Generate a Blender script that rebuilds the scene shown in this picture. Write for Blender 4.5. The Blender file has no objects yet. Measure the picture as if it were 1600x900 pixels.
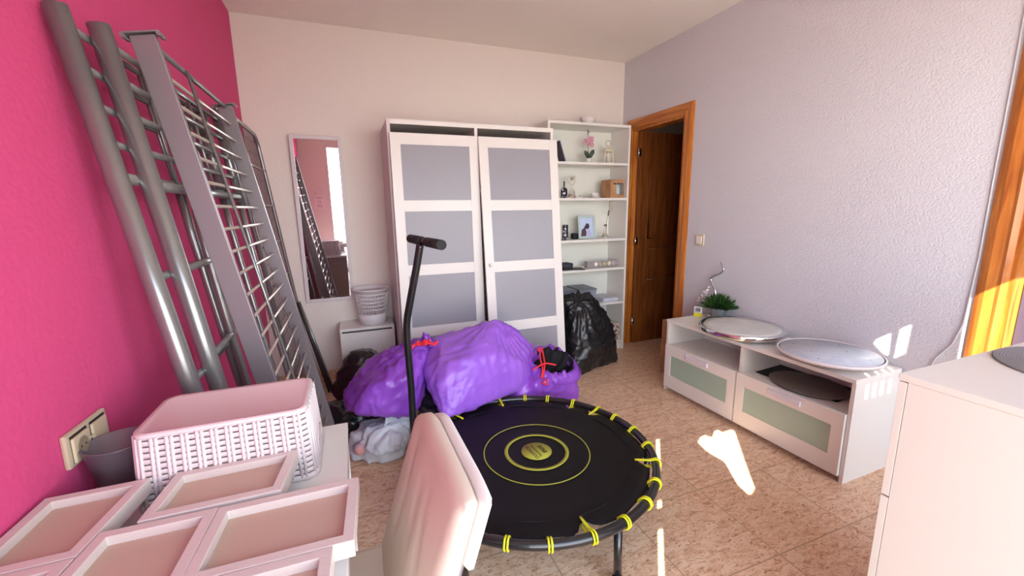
import bpy, bmesh, math, random
from mathutils import Vector, Matrix, noise
random.seed(7)
C = bpy.context.scene.collection
PI = math.pi
# ---------------------------------------------------------------- materials
def srgb(r, g, b):
    f = lambda c: (c/255/12.92) if c/255 <= .04045 else ((c/255+.055)/1.055)**2.4
    return (f(r), f(g), f(b), 1)
MATS = {}
def mat(name, col, rough=.5, metal=0, bump=0, bscale=60, detail=3, coat=0, trans=0, spec=.5, sub=0, noisecol=None, nscale=8, emit=None, alpha=1, ior=1.45, wave=None, stretch=None, sheen=0):
    if name in MATS: return MATS[name]
    m = bpy.data.materials.new(name); m.use_nodes = True; MATS[name] = m
    nt = m.node_tree; b = nt.nodes['Principled BSDF']; N = nt.nodes.new; L = nt.links.new
    b.inputs['Base Color'].default_value = col; b.inputs['Roughness'].default_value = rough
    b.inputs['Metallic'].default_value = metal; b.inputs['Coat Weight'].default_value = coat
    b.inputs['Transmission Weight'].default_value = trans; b.inputs['Specular IOR Level'].default_value = spec
    b.inputs['IOR'].default_value = ior; b.inputs['Alpha'].default_value = alpha
    if sheen: b.inputs['Sheen Weight'].default_value = sheen
    if sub:
        b.inputs['Subsurface Weight'].default_value = sub; b.inputs['Subsurface Radius'].default_value = (.02,.015,.02)
    co = N('ShaderNodeTexCoord'); vec = co.outputs['Object']
    if stretch:
        mp = N('ShaderNodeMapping'); mp.inputs['Scale'].default_value = stretch; L(vec, mp.inputs['Vector']); vec = mp.outputs['Vector']
    if noisecol:
        n = N('ShaderNodeTexNoise'); n.inputs['Scale'].default_value = nscale; n.inputs['Detail'].default_value = 5; L(vec, n.inputs['Vector'])
        r = N('ShaderNodeValToRGB'); r.color_ramp.elements[0].position = .35; r.color_ramp.elements[1].position = .68
        r.color_ramp.elements[0].color = col; r.color_ramp.elements[1].color = noisecol
        L(n.outputs['Fac'], r.inputs['Fac']); L(r.outputs['Color'], b.inputs['Base Color'])
    if bump:
        n = N('ShaderNodeTexNoise'); n.inputs['Scale'].default_value = bscale; n.inputs['Detail'].default_value = detail; L(vec, n.inputs['Vector'])
        bp = N('ShaderNodeBump'); bp.inputs['Strength'].default_value = bump; bp.inputs['Distance'].default_value = .004
        L(n.outputs['Fac'], bp.inputs['Height']); L(bp.outputs['Normal'], b.inputs['Normal'])
    if wave:
        w = N('ShaderNodeTexWave'); w.wave_type = 'BANDS'; w.bands_direction = wave[0]; w.inputs['Scale'].default_value = wave[1]; w.inputs['Distortion'].default_value = wave[2]
        L(vec, w.inputs['Vector']); bp = N('ShaderNodeBump'); bp.inputs['Strength'].default_value = wave[3]; bp.inputs['Distance'].default_value = .003
        L(w.outputs['Fac'], bp.inputs['Height']); L(bp.outputs['Normal'], b.inputs['Normal'])
    return m

def plaster(name, col, strength, scale):
    m = mat(name, col, rough=.75, spec=.25)
    nt = m.node_tree; N = nt.nodes.new; L = nt.links.new; b = nt.nodes['Principled BSDF']
    co = N('ShaderNodeTexCoord')
    n = N('ShaderNodeTexNoise'); n.inputs['Scale'].default_value = scale; n.inputs['Detail'].default_value = 2; L(co.outputs['Object'], n.inputs['Vector'])
    v = N('ShaderNodeTexVoronoi'); v.inputs['Scale'].default_value = scale*.9; L(co.outputs['Object'], v.inputs['Vector'])
    r = N('ShaderNodeMath'); r.operation = 'MULTIPLY_ADD'; r.inputs[1].default_value = -.6
    L(v.outputs['Distance'], r.inputs[0]); L(n.outputs['Fac'], r.inputs[2])
    bp = N('ShaderNodeBump'); bp.inputs['Strength'].default_value = strength; bp.inputs['Distance'].default_value = .006
    L(r.outputs[0], bp.inputs['Height']); L(bp.outputs['Normal'], b.inputs['Normal'])
    return m

def tile_mat():
    m = mat('floor_tile', srgb(196,160,134), rough=.32, spec=.45)
    nt = m.node_tree; N = nt.nodes.new; L = nt.links.new; b = nt.nodes['Principled BSDF']
    geo = N('ShaderNodeNewGeometry')
    mp = N('ShaderNodeMapping'); mp.inputs['Location'].default_value = (-1.45+.41*20, -.942+.41*20, 0); L(geo.outputs['Position'], mp.inputs['Vector'])
    br = N('ShaderNodeTexBrick'); br.offset = 0; br.squash = 1; br.inputs['Scale'].default_value = 1
    br.inputs['Brick Width'].default_value = .41; br.inputs['Row Height'].default_value = .41; br.inputs['Mortar Size'].default_value = .0026; br.inputs['Mortar Smooth'].default_value = .2
    br.inputs['Color1'].default_value = (1,1,1,1); br.inputs['Color2'].default_value = (.93,.93,.93,1); br.inputs['Mortar'].default_value = (0,0,0,1)
    L(mp.outputs['Vector'], br.inputs['Vector'])
    m2 = N('ShaderNodeMapping'); m2.inputs['Rotation'].default_value = (0,0,.5); m2.inputs['Scale'].default_value = (1,2.6,1); L(geo.outputs['Position'], m2.inputs['Vector'])
    n1 = N('ShaderNodeTexNoise'); n1.inputs['Scale'].default_value = 17; n1.inputs['Detail'].default_value = 6; n1.inputs['Roughness'].default_value = .7; n1.inputs['Distortion'].default_value = 1.2; L(m2.outputs['Vector'], n1.inputs['Vector'])
    r1 = N('ShaderNodeValToRGB'); e = r1.color_ramp.elements
    e[0].position = .27; e[0].color = srgb(166,112,82); e[1].position = .72; e[1].color = srgb(244,220,196)
    x = e.new(.44); x.color = srgb(228,186,150); x = e.new(.56); x.color = srgb(240,208,176)
    L(n1.outputs['Fac'], r1.inputs['Fac'])
    n2 = N('ShaderNodeTexNoise'); n2.inputs['Scale'].default_value = 34; n2.inputs['Detail'].default_value = 3; n2.inputs['Distortion'].default_value = 2; L(m2.outputs['Vector'], n2.inputs['Vector'])
    r2 = N('ShaderNodeValToRGB'); e = r2.color_ramp.elements; e[0].position = .60; e[0].color = (0,0,0,1); e[1].position = .66; e[1].color = (1,1,1,1)
    L(n2.outputs['Fac'], r2.inputs['Fac'])
    mx = N('ShaderNodeMix'); mx.data_type = 'RGBA'; L(r2.outputs['Color'], mx.inputs['Factor']); L(r1.outputs['Color'], mx.inputs['A']); mx.inputs['B'].default_value = srgb(168,114,84)
    ml = N('ShaderNodeMix'); ml.data_type = 'RGBA'; ml.blend_type = 'MULTIPLY'; ml.inputs['Factor'].default_value = 1
    L(mx.outputs['Result'], ml.inputs['A']); L(br.outputs['Color'], ml.inputs['B'])
    mo = N('ShaderNodeMix'); mo.data_type = 'RGBA'; L(br.outputs['Fac'], mo.inputs['Factor']); L(ml.outputs['Result'], mo.inputs['A']); mo.inputs['B'].default_value = srgb(186,152,120)
    L(mo.outputs['Result'], b.inputs['Base Color'])
    return m

def wood_mat(name, c1, c2, rough=.35, axis='Z'):
    m = mat(name, c1, rough=rough, coat=.3)
    nt = m.node_tree; N = nt.nodes.new; L = nt.links.new; b = nt.nodes['Principled BSDF']
    co = N('ShaderNodeTexCoord'); mp = N('ShaderNodeMapping')
    s = {'Z': (9,9,.7), 'Y': (9,.7,9), 'X': (.7,9,9)}[axis]; mp.inputs['Scale'].default_value = s
    L(co.outputs['Object'], mp.inputs['Vector'])
    n = N('ShaderNodeTexNoise'); n.inputs['Scale'].default_value = 3.5; n.inputs['Detail'].default_value = 6; n.inputs['Distortion'].default_value = .8; L(mp.outputs['Vector'], n.inputs['Vector'])
    r = N('ShaderNodeValToRGB'); r.color_ramp.elements[0].position = .3; r.color_ramp.elements[1].position = .7
    r.color_ramp.elements[0].color = c2; r.color_ramp.elements[1].color = c1
    L(n.outputs['Fac'], r.inputs['Fac']); L(r.outputs['Color'], b.inputs['Base Color'])
    return m

M_pink = plaster('pink_wall_paint', srgb(218,80,132), .2, 70)
M_white_wall = plaster('white_textured_plaster', srgb(212,210,215), .34, 115)
M_back_wall = plaster('white_back_plaster', srgb(230,220,212), .25, 75)
M_ceil = plaster('ceiling_plaster', srgb(244,236,228), .3, 60)
M_tile = tile_mat()
M_wood = wood_mat('varnished_pine', srgb(214,134,54), srgb(150,78,24))
M_woody = wood_mat('varnished_pine_cross', srgb(206,128,52), srgb(158,82,24), axis='Y')
M_wood_d = wood_mat('shaded_door_wood', srgb(140,80,34), srgb(88,46,16))  # door wood darkened in colour to look shaded by the dim hall
M_white = mat('white_laminate', srgb(232,228,222), rough=.35, bump=.02, bscale=200)
M_white2 = mat('white_foil', srgb(226,222,218), rough=.3)
M_wood_white = mat('white_painted_wood', srgb(210,198,190), rough=.45, bump=.15, bscale=50, stretch=(1,6,1))
M_steel = mat('silver_painted_steel', srgb(146,148,146), rough=.28, metal=.65, spec=.6)
M_steel_dull = mat('grey_painted_steel', srgb(138,132,136), rough=.38, metal=.5)
M_dark = mat('dark_steel', srgb(40,40,44), rough=.35, metal=.4)
M_black = mat('black_powder_coat', (.012,.012,.014,1), rough=.22, coat=.4)
M_foam = mat('black_foam_grip', (.015,.015,.016,1), rough=.75, bump=.3, bscale=400)
M_matfab = mat('black_jump_mat', (.006,.005,.006,1), rough=.5, bump=.1, bscale=300, spec=.25)
M_lime = mat('lime_print', srgb(172,172,62), rough=.6)
M_yellow = mat('yellow_elastic', srgb(232,232,40), rough=.6, bump=.3, bscale=300)
M_black_txt = mat('black_print', (.02,.02,.02,1), rough=.6)
M_basket = mat('blush_white_plastic', srgb(222,210,208), rough=.45)
M_cloth_chair = mat('cream_vinyl', srgb(218,200,182), rough=.5, bump=.25, bscale=14, detail=4)
M_chrome = mat('chrome', (.75,.75,.76,1), rough=.12, metal=1)
M_mirror = mat('mirror_glass', (.9,.9,.9,1), rough=.01, metal=1)
M_frost = mat('frosted_ribbed_glass', srgb(176,176,184), rough=.32, trans=.25, wave=('X',38,.6,.25), spec=.5)
M_green = mat('green_frosted_glass', srgb(176,200,184), rough=.4, trans=.12)
M_beige = mat('beige_backing_card', srgb(190,166,148), rough=.8, bump=.05, bscale=80)
M_brown_back = mat('grey_brown_fibreboard', srgb(150,130,122), rough=.8, bump=.3, bscale=90, noisecol=srgb(168,148,138), nscale=40)
M_pot = mat('grey_metal_pot', srgb(128,120,126), rough=.45, metal=.5, noisecol=srgb(128,122,130), nscale=20)
M_ivory = mat('ivory_plastic', srgb(212,196,164), rough=.35)
M_ivory_f = mat('beige_plastic_frame', srgb(196,180,152), rough=.35)
M_gap = mat('dark_gap', (.02,.015,.015,1), rough=.8)
M_red = mat('red_tie', srgb(240,50,60), rough=.35)
M_leaf = mat('green_leaves', srgb(60,98,40), rough=.5, noisecol=srgb(30,60,24), nscale=30)
M_zinc = mat('zinc_pot', srgb(176,190,200), rough=.3, metal=.7)
M_card = mat('brown_cardboard', srgb(190,146,108), rough=.8, noisecol=srgb(164,118,82), nscale=12)
M_cordm = mat('white_cable', srgb(205,205,205), rough=.4)

def bagmat(name, c1, c2, rough=.28, trans=0, sub=.0, str_=.55):
    m = mat(name, c1, rough=rough, noisecol=c2, nscale=3.2, spec=.6, sub=sub)
    nt = m.node_tree; N = nt.nodes.new; L = nt.links.new; b = nt.nodes['Principled BSDF']
    co = N('ShaderNodeTexCoord')
    mp = N('ShaderNodeMapping'); mp.inputs['Scale'].default_value = (1,1,.45); mp.inputs['Rotation'].default_value = (.3,.5,.2); L(co.outputs['Object'], mp.inputs['Vector'])
    n = N('ShaderNodeTexNoise'); n.noise_type = 'RIDGED_MULTIFRACTAL'; n.inputs['Scale'].default_value = 7; n.inputs['Detail'].default_value = 5; n.inputs['Distortion'].default_value = 1.0; L(mp.outputs['Vector'], n.inputs['Vector'])
    bp = N('ShaderNodeBump'); bp.inputs['Strength'].default_value = str_; bp.inputs['Distance'].default_value = .012
    L(n.outputs['Fac'], bp.inputs['Height']); L(bp.outputs['Normal'], b.inputs['Normal'])
    return m
M_purple = bagmat('purple_plastic_film', srgb(144,88,208), srgb(168,108,222), rough=.38, sub=.06, str_=.28)
M_purple2 = bagmat('dark_purple_plastic_film', srgb(130,60,180), srgb(160,92,214), rough=.28, str_=.42)
M_bin = bagmat('black_plastic_film', (.011,.011,.012,1), (.02,.02,.022,1), rough=.27, str_=.45)

# ---------------------------------------------------------------- mesh builder
class MB:
    def __init__(s): s.bm = bmesh.new(); s.mi = 0
    def _add(s, vs, fs, smooth=False):
        v = [s.bm.verts.new(p) for p in vs]; out = []
        for f in fs:
            try: q = s.bm.faces.new([v[i] for i in f])
            except ValueError: continue
            q.material_index = s.mi; q.smooth = smooth; out.append(q)
        return v, out
    def box(s, a, b, bev=0, M=None):
        x0,y0,z0 = a; x1,y1,z1 = b
        vs = [Vector(p) for p in ((x0,y0,z0),(x1,y0,z0),(x1,y1,z0),(x0,y1,z0),(x0,y0,z1),(x1,y0,z1),(x1,y1,z1),(x0,y1,z1))]
        if M: vs = [M @ p for p in vs]
        v, f = s._add(vs, [(0,3,2,1),(4,5,6,7),(0,1,5,4),(1,2,6,5),(2,3,7,6),(3,0,4,7)])
        if bev:
            es = {e for q in f for e in q.edges}
            r = bmesh.ops.bevel(s.bm, geom=list(es), offset=bev, segments=2, affect='EDGES', profile=.6)
            for q in r['faces']: q.material_index = s.mi
        return s
    def tube(s, pts, r, n=12, cap=True, closed=False, smooth=True):
        pts = [Vector(p) for p in pts]; rr = r if isinstance(r, (list, tuple)) else [r]*len(pts)
        K = len(pts); rings = []; up = None
        for i, p in enumerate(pts):
            if closed: t = pts[(i+1) % K]-pts[i-1]
            else: t = pts[min(i+1,K-1)]-pts[max(i-1,0)]
            t.normalize()
            if up is None: up = Vector((0,0,1)) if abs(t.z) < .9 else Vector((1,0,0))
            a = t.cross(up).normalized(); b = a.cross(t).normalized(); up = b
            rings.append([s.bm.verts.new(p+(a*math.cos(2*PI*k/n)+b*math.sin(2*PI*k/n))*rr[i]) for k in range(n)])
        for i in range(K if closed else K-1):
            A, B = rings[i], rings[(i+1) % K]
            for k in range(n):
                f = s.bm.faces.new((A[k], A[(k+1) % n], B[(k+1) % n], B[k])); f.smooth = smooth; f.material_index = s.mi
        if cap and not closed:
            for ring, fl in ((rings[0], False), (rings[-1], True)):
                f = s.bm.faces.new(ring if fl else ring[::-1]); f.material_index = s.mi
        return s
    def pipe(s, a, b, r, wall=.004, n=24):                    # open-ended hollow tube
        a = Vector(a); b = Vector(b); t = (b-a).normalized(); u = t.cross(Vector((0,1,0))).normalized(); w = u.cross(t)
        R = lambda p, q: [s.bm.verts.new(p+(u*math.cos(2*PI*k/n)+w*math.sin(2*PI*k/n))*q) for k in range(n)]
        rs = [R(a,r), R(b,r), R(b,r-wall), R(b-t*.12,r-wall)]
        for i in range(3):
            for k in range(n):
                f = s.bm.faces.new((rs[i][k], rs[i][(k+1)%n], rs[i+1][(k+1)%n], rs[i+1][k])); f.smooth = True; f.material_index = s.mi
        s.bm.faces.new(rs[3]); s.bm.faces.new(rs[0][::-1])
        return s
    def lathe(s, prof, c=(0,0,0), n=48, smooth=True):
        cx,cy,cz = c; rings = []
        for (r, z) in prof:
            if r < 1e-5: rings.append([s.bm.verts.new((cx,cy,cz+z))])
            else: rings.append([s.bm.verts.new((cx+r*math.cos(2*PI*k/n), cy+r*math.sin(2*PI*k/n), cz+z)) for k in range(n)])
        for A, B in zip(rings, rings[1:]):
            for k in range(n):
                k2 = (k+1) % n
                q = [A[0] if len(A)==1 else A[k], A[0] if len(A)==1 else A[k2], B[0] if len(B)==1 else B[k2], B[0] if len(B)==1 else B[k]]
                u = []
                for v in q:
                    if v not in u: u.append(v)
                if len(u) > 2:
                    f = s.bm.faces.new(u); f.smooth = smooth; f.material_index = s.mi
        return s
    def prism(s, poly, d, smooth=False):                      # polygon (3D points) extruded by vector d
        n = len(poly); d = Vector(d); P = [Vector(p) for p in poly]
        s._add(P+[p+d for p in P], [tuple(range(n))[::-1], tuple(range(n,2*n))]+[(i,(i+1)%n,(i+1)%n+n,i+n) for i in range(n)], smooth)
        return s
    def ball(s, c, r, n=2):
        r3 = r if isinstance(r, (tuple, list)) else (r,r,r)
        res = bmesh.ops.create_icosphere(s.bm, subdivisions=n, radius=1)
        for v in res['verts']:
            v.co = Vector((c[0]+v.co.x*r3[0], c[1]+v.co.y*r3[1], c[2]+v.co.z*r3[2]))
            for f in v.link_faces: f.smooth = True; f.material_index = s.mi
        return s
    def build(s, name, mats, parent=None, loc=(0,0,0), bevel=0):
        bmesh.ops.recalc_face_normals(s.bm, faces=s.bm.faces)
        me = bpy.data.meshes.new(name); s.bm.to_mesh(me); s.bm.free()
        for m in (mats if isinstance(mats, (list, tuple)) else [mats]): me.materials.append(m)
        o = bpy.data.objects.new(name, me); C.objects.link(o); o.location = loc
        if parent: o.parent = parent
        if bevel:
            b = o.modifiers.new('Bevel', 'BEVEL'); b.width = bevel; b.segments = 2; b.limit_method = 'ANGLE'
        return o

def tag(o, label, cat, group=None, kind=None):
    o['label'] = label; o['category'] = cat
    if group: o['group'] = group
    if kind: o['kind'] = kind
    return o
def thing(name, label, cat, loc=(0,0,0), rz=0, group=None, rot=None):
    o = bpy.data.objects.new(name, None); C.objects.link(o); o.location = loc; o.rotation_euler = rot or (0,0,rz); o.empty_display_size = .1
    return tag(o, label, cat, group)
def struct(o): o['kind'] = 'structure'; return o
def copy_tree(o, parent=None):
    c = o.copy(); C.objects.link(c); c.parent = parent
    for ch in list(o.children): copy_tree(ch, c)
    return c
def bx(name, a, b, m, parent=None, bev=0): return MB().box(a, b, bev).build(name, m, parent)

# ---------------------------------------------------------------- room (x right along back wall, y depth, z up; metres)
XL, XR, YB, YF, HC = -.623, 2.485, 3.508, -.35, 2.621
struct(bx('floor', (XL-.1,-.4,-.1), (XR,YB+.1,0), M_tile))
struct(bx('floor_hall', (XR,-1,-.1), (5.2,YB+.6,0), M_tile))
struct(bx('ceiling', (XL-.1,-.4,HC), (XR+.15,YB+.1,HC+.1), M_ceil))
struct(bx('wall_left', (XL-.1,-.4,0), (XL,YB+.1,HC), M_pink))
struct(bx('wall_back', (XL,YB,0), (XR,YB+.1,HC), M_back_wall))
# right wall with two openings
D1a, D1b, D1h = 2.70, 3.34, 2.01       # far doorway
D2a, D2b, D2h = -.02, .84, 2.03        # near doorway
w = MB()
w.box((XR,D1b,0),(XR+.1,YB+.1,HC)); w.box((XR,D1a,D1h),(XR+.1,D1b,HC)); w.box((XR,D2b,0),(XR+.1,D1a,HC))
w.box((XR,D2a,D2h),(XR+.1,D2b,HC)); w.box((XR,-.4,0),(XR+.1,D2a,HC))
for (y, z) in ((1.624,1.285),(1.524,1.296)): w.ball((XR,y,z), (.003,.006,.006), 1)
struct(w.build('wall_right', M_white_wall))
# rear wall with the wide balcony opening the sun comes through
WX0, WX1, WH = -.23, 2.40, 2.12
w = MB(); w.box((XL,YF-.05,0),(WX0,YF,HC)); w.box((WX1,YF-.05,0),(XR,YF,HC)); w.box((WX0,YF-.05,WH),(WX1,YF,HC))
struct(w.build('wall_rear', M_back_wall))
w = MB(); w.box((WX0,YF-.045,WH-.008),(WX1,YF-.005,WH)); w.box((WX0,YF-.045,0),(WX0+.012,YF-.005,WH)); w.box((WX1-.02,YF-.045,0),(WX1,YF-.005,WH)); w.box((WX0,YF-.045,0),(WX1,YF-.005,.02))
struct(w.build('window_1', M_white2))
# baseboards of the floor tile
struct(bx('baseboard_back', (XL,YB-.01,0), (XR,YB,.075), M_tile))
struct(bx('baseboard_left', (XL,YF,0), (XL+.01,YB-.01,.075), M_tile))
struct(bx('baseboard_right', (XR-.01,.93,0), (XR,2.611,.075), M_tile))
# hall beyond the doors
M_hall = mat('hall_shade', srgb(74,58,48), rough=.8)  # dark colour stands in for the lack of light in the hall
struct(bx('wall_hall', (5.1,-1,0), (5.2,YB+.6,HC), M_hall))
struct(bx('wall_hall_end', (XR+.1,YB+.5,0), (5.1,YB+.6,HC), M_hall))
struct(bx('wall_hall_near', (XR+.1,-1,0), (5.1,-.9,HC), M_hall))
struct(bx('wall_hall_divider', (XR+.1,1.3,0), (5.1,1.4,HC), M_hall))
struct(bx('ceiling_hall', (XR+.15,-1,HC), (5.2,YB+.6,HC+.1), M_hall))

# ---- far doorway: moulded pine casing, jamb, leaf opened into the hall
def casing(name, ya, yb, h, tw, left=True, right=True):
    o = MB(); prof = [(0,.012),(.018,.020),(.03,.016),(.06,.022),(.075,.018),(tw,.010)]
    # legs
    for side, y in ((1, yb), (-1, ya)):
        if (side==1 and not left) or (side==-1 and not right): continue
        for (d0,t0),(d1,t1) in zip(prof, prof[1:]):
            q = [(XR,y+side*d0,0),(XR-t0,y+side*d0,0),(XR-t1,y+side*d1,0),(XR,y+side*d1,0)]
            top0, top1 = h+d0, h+d1
            P = [Vector(p) for p in q]+[Vector((XR,y+side*d0,top0)),Vector((XR-t0,y+side*d0,top0)),Vector((XR-t1,y+side*d1,top1)),Vector((XR,y+side*d1,top1))]
            o._add(P, [(0,1,2,3),(4,5,6,7),(0,1,5,4),(1,2,6,5),(2,3,7,6),(3,0,4,7)])
    o.mi = 1
    for (d0,t0),(d1,t1) in zip(prof, prof[1:]):
        P = [(XR,ya-d0,h+d0),(XR-t0,ya-d0,h+d0),(XR-t1,ya-d1,h+d1),(XR,ya-d1,h+d1),(XR,yb+d0,h+d0),(XR-t0,yb+d0,h+d0),(XR-t1,yb+d1,h+d1),(XR,yb+d1,h+d1)]
        o._add(P, [(0,1,2,3),(4,5,6,7),(0,1,5,4),(1,2,6,5),(2,3,7,6),(3,0,4,7)])
    return struct(o.build(name, [M_wood, M_woody]))
casing('trim_1', D1a, D1b, D1h, .089)
casing('trim_2', D2a, D2b, D2h, .09)
for nm, a, b, h in (('trim_3', D1a, D1b, D1h), ('trim_4', D2a, D2b, D2h)):
    o = MB(); o.box((XR-.005,a-.001,0),(XR+.105,a+.014,h)); o.box((XR-.005,b-.014,0),(XR+.105,b+.001,h)); o.box((XR-.005,a,h-.014),(XR+.105,b,h+.001))
    struct(o.build(nm, M_wood))
def arch_panel(o, x0, x1, z0, z1, y, arch):
    # raised moulding with an arched top on a leaf lying in the xz plane, facing -y
    pts = [(x0,z0),(x1,z0),(x1,z1)]
    if arch:
        for k in range(1,10):
            t = k/10; pts.append((x1+(x0-x1)*t, z1+.07*math.sin(PI*t)))
    pts.append((x0,z1))
    o.tube([(px,y,pz) for px,pz in pts], .009, n=8, closed=True)
    cx, cz = (x0+x1)/2, (z0+z1)/2
    o.prism([(cx+(px-cx)*.72, y+.004, cz+(pz-cz)*.86) for px,pz in pts], (0,-.012,0))
leaf = bpy.data.objects.new('door_1', None); C.objects.link(leaf); leaf['kind'] = 'structure'; leaf.location = (XR+.035,3.322,.008); leaf.rotation_euler = (0,0,.03)
o = MB(); o.box((0,-.035,0),(.64,0,1.985),.003)
arch_panel(o,.13,.51,1.02,1.72,-.037,True); arch_panel(o,.13,.51,.14,.52,-.037,False); arch_panel(o,.13,.51,.62,.92,-.037,False)
o.build('door_leaf', M_wood_d, leaf)
for z in (.22,1.0,1.8):
    MB().tube([(-.012,-.036,z-.04),(-.012,-.036,z+.04)], .008, n=10).box((-.012,-.037,z-.035),(.012,-.033,z+.035)).build('hinge', M_chrome, leaf)
o = MB(); o.tube([(.59,-.036,1.03),(.59,-.075,1.03),(.49,-.08,1.03)], .009); o.build('door_handle', M_chrome, leaf)
# near door leaf, shut far inside the near doorway
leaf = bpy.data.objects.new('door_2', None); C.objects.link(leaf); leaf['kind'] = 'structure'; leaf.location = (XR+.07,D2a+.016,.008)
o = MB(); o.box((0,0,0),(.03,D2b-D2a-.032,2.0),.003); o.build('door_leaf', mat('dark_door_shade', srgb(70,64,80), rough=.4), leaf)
o = MB(); o.tube([(0,.08,1.03),(-.045,.08,1.03),(-.05,.18,1.03)], .009); o.build('door_handle', M_chrome, leaf)

# cable, switch, socket, wall patch
tag(MB().tube([(2.481,.948,2.2),(2.481,.945,1.9),(2.481,.944,1.4),(2.481,.942,1.1),(2.481,.946,.96),(2.481,.952,.80),(2.481,.975,.70),(2.480,1.02,.62),(2.480,1.07,.45),(2.480,1.09,.2)], .0035, n=8).build('wall_cable', M_cordm), 'thin white cable running down the wall beside the sunlit right-hand door frame', 'cable')
t = thing('light_switch', 'small square white light switch on the right wall near the open door', 'light switch', (XR,2.476,1.07))
o = MB(); o.box((-.010,-.042,-.042),(0,.042,.042),.004); o.build('switch_plate', M_ivory, t)
o = MB(); o.box((-.014,-.026,-.028),(-.008,.026,.028),.002); o.build('rocker', mat('white_rocker', srgb(236,232,222), rough=.3), t)
t = thing('wall_socket', 'beige double wall plate with round power socket and blank cover on the pink wall', 'socket', (XL,1.215,.806), rot=(math.radians(-1.5),0,0))
o = MB(); o.box((0,-.082,-.04),(.012,.082,.04),.006); o.build('socket_frame', M_ivory_f, t)
o = MB(); o.box((.010,-.070,-.030),(.0125,-.006,.032)); o.box((.010,.006,-.030),(.0125,.070,.032)); o.build('shadow_gap', M_gap, t)
o = MB(); o.box((.010,-.069,-.031),(.018,-.008,.026),.003); 
o.lathe([(.0,0),(.019,0),(.021,.004),(.021,.0)], (0,0,0), 24)
for v in o.bm.verts[-73:]: pass
op = o.build('socket_face', M_ivory, t)
o = MB(); R = Matrix.Translation((.0182,-.038,-.002)) @ Matrix.Rotation(PI/2,4,'Y')
b0 = MB(); b0.lathe([(.0,.0006),(.0175,.0006),(.019,.001),(.021,.0)], n=28); b0.bm.transform(R); b0.build('socket_well', mat('socket_recess', srgb(150,136,112), rough=.5), t)
b0 = MB(); 
for dy in (-.0085,.0085): b0.ball((.019,-.038+dy,-.002), (.001,.0028,.0028), 1)
b0.build('socket_pin_hole', M_gap, t)
bx('blank_cover', (.010,.008,-.031), (.018,.069,.026), M_ivory, t, .003)

# ---------------------------------------------------------------- bed parts leaning on the pink wall
def plane(xt, zt, xb): return lambda y, z, off=0: Vector((xb+(xt-xb)*z/zt+off, y, z))
def bed_end(name, label, xt, zt, xb, y0, y1, zb, tube1, rungs, rung_end, tz):
    # the thing's empty sits at the foot of its left post
    t = thing(name, label, 'bed frame', (0,0,0)); p = plane(xt,zt,xb)
    rp = .0242
    MB().pipe(p(y0,.012), p(y0,zt), rp).build('left_post', M_steel, t)
    MB().tube([p(y0,0), p(y0,.015)], rp+.002, n=20).build('post_foot', M_dark, t)
    MB().pipe(p(y1,zb-.03), p(y1,zt+.01), rp-.002).build('right_post', M_steel, t)
    for z in tz[:-1]: MB().tube([p(y0,z), p(y1,z)], .0095, n=10).build('guard_bar', M_steel, t)
    z = tz[-1]; o = MB(); o.tube([p(y0,z), p(y1,z)], .0155, n=12); o.build('cross_rail', M_steel, t)
    n = 5
    for k in range(1, n):
        y = y0+(y1-y0)*k/n; MB().tube([p(y,tz[-1]), p(y,tz[0])], .006, n=8).build('spindle', M_steel, t)
    MB().tube([p(y1-.02,zb), p(y1-.045,zb-.12), p(y1-.05,.7), p(y1-.05,0)], .0125, n=10).build('right_leg', M_steel, t)
    MB().tube([p(q[0],q[1]) for q in tube1], .0135, n=10).build('ladder_stile', M_steel, t)
    if rung_end != tube1[-1][0]:
        MB().tube([p(rung_end,zb), p(rung_end,0)], .0135, n=10).build('ladder_stile', M_steel, t)
    for z in rungs: MB().tube([p(y0,z), p(rung_end,z)], .0115, n=10).build('ladder_rung', M_steel, t)
    for z in (tz[0]-.01, tz[-1]+.04, tz[-1]-.03): MB().ball(p(y0+.0225,z,.006), (.004,.003,.004), 1).build('bolt', M_dark, t)
    return t
bed_end('bed_end_frame', 'silver tubular bed end touching the pink wall, its thick post leftmost of all', -.592,1.80,-.333,1.38,2.37,1.38,
        [(1.80,1.39),(1.785,1.25),(1.78,.9),(1.78,0)], (1.15,.846,.54,.24), 1.78, (1.765,1.677,1.589,1.501,1.414))
bed_end('bed_end_frame', 'silver tubular bed end in front, its thick post second from left', -.556,1.80,-.310,1.482,2.52,1.37,
        [(1.82,1.38),(1.79,1.31),(1.77,1.2),(1.76,.95),(1.755,0)], (1.158,.885,.58,.27), 1.95, (1.763,1.675,1.585,1.492,1.40))
# slatted side frame: two deep flat rails with round cross rods
p = plane(-.505,1.832,-.175)
slope = (Vector((-.505,0,1.832))-Vector((-.175,0,0))).normalized(); nrm = Vector((slope.z,0,-slope.x))
t = thing('slatted_bed_base', 'long grey bed base of two flat rails with many thin cross rods, leaning in front', 'bed frame')
for y0, y1 in ((1.59,1.61),(2.465,2.485)):
    o = MB(); a = p(y0,.01); b = p(y0,1.822); d = .031
    o.prism([a-nrm*d, a+nrm*d, b+nrm*d, b-nrm*d], (0,y1-y0,0)); r = o.build('side_rail', M_steel_dull, t, bevel=.002)
    yc = (y0+y1)/2; o = MB(); q = p(yc,1.824)
    R = Matrix.Translation(q) @ Matrix(((nrm.x,0,slope.x,0),(0,1,0,0),(nrm.z,0,slope.z,0),(0,0,0,1)))
    o.box((-.046,-.022,0),(.046,.022,.005),.002,R); 
    for sg in (-1,1): o.tube([R @ Vector((sg*.043,-.022,-.004)), R @ Vector((sg*.043,.022,-.004))], .006, n=8)
    o.build('end_bracket', M_steel_dull, t)
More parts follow.
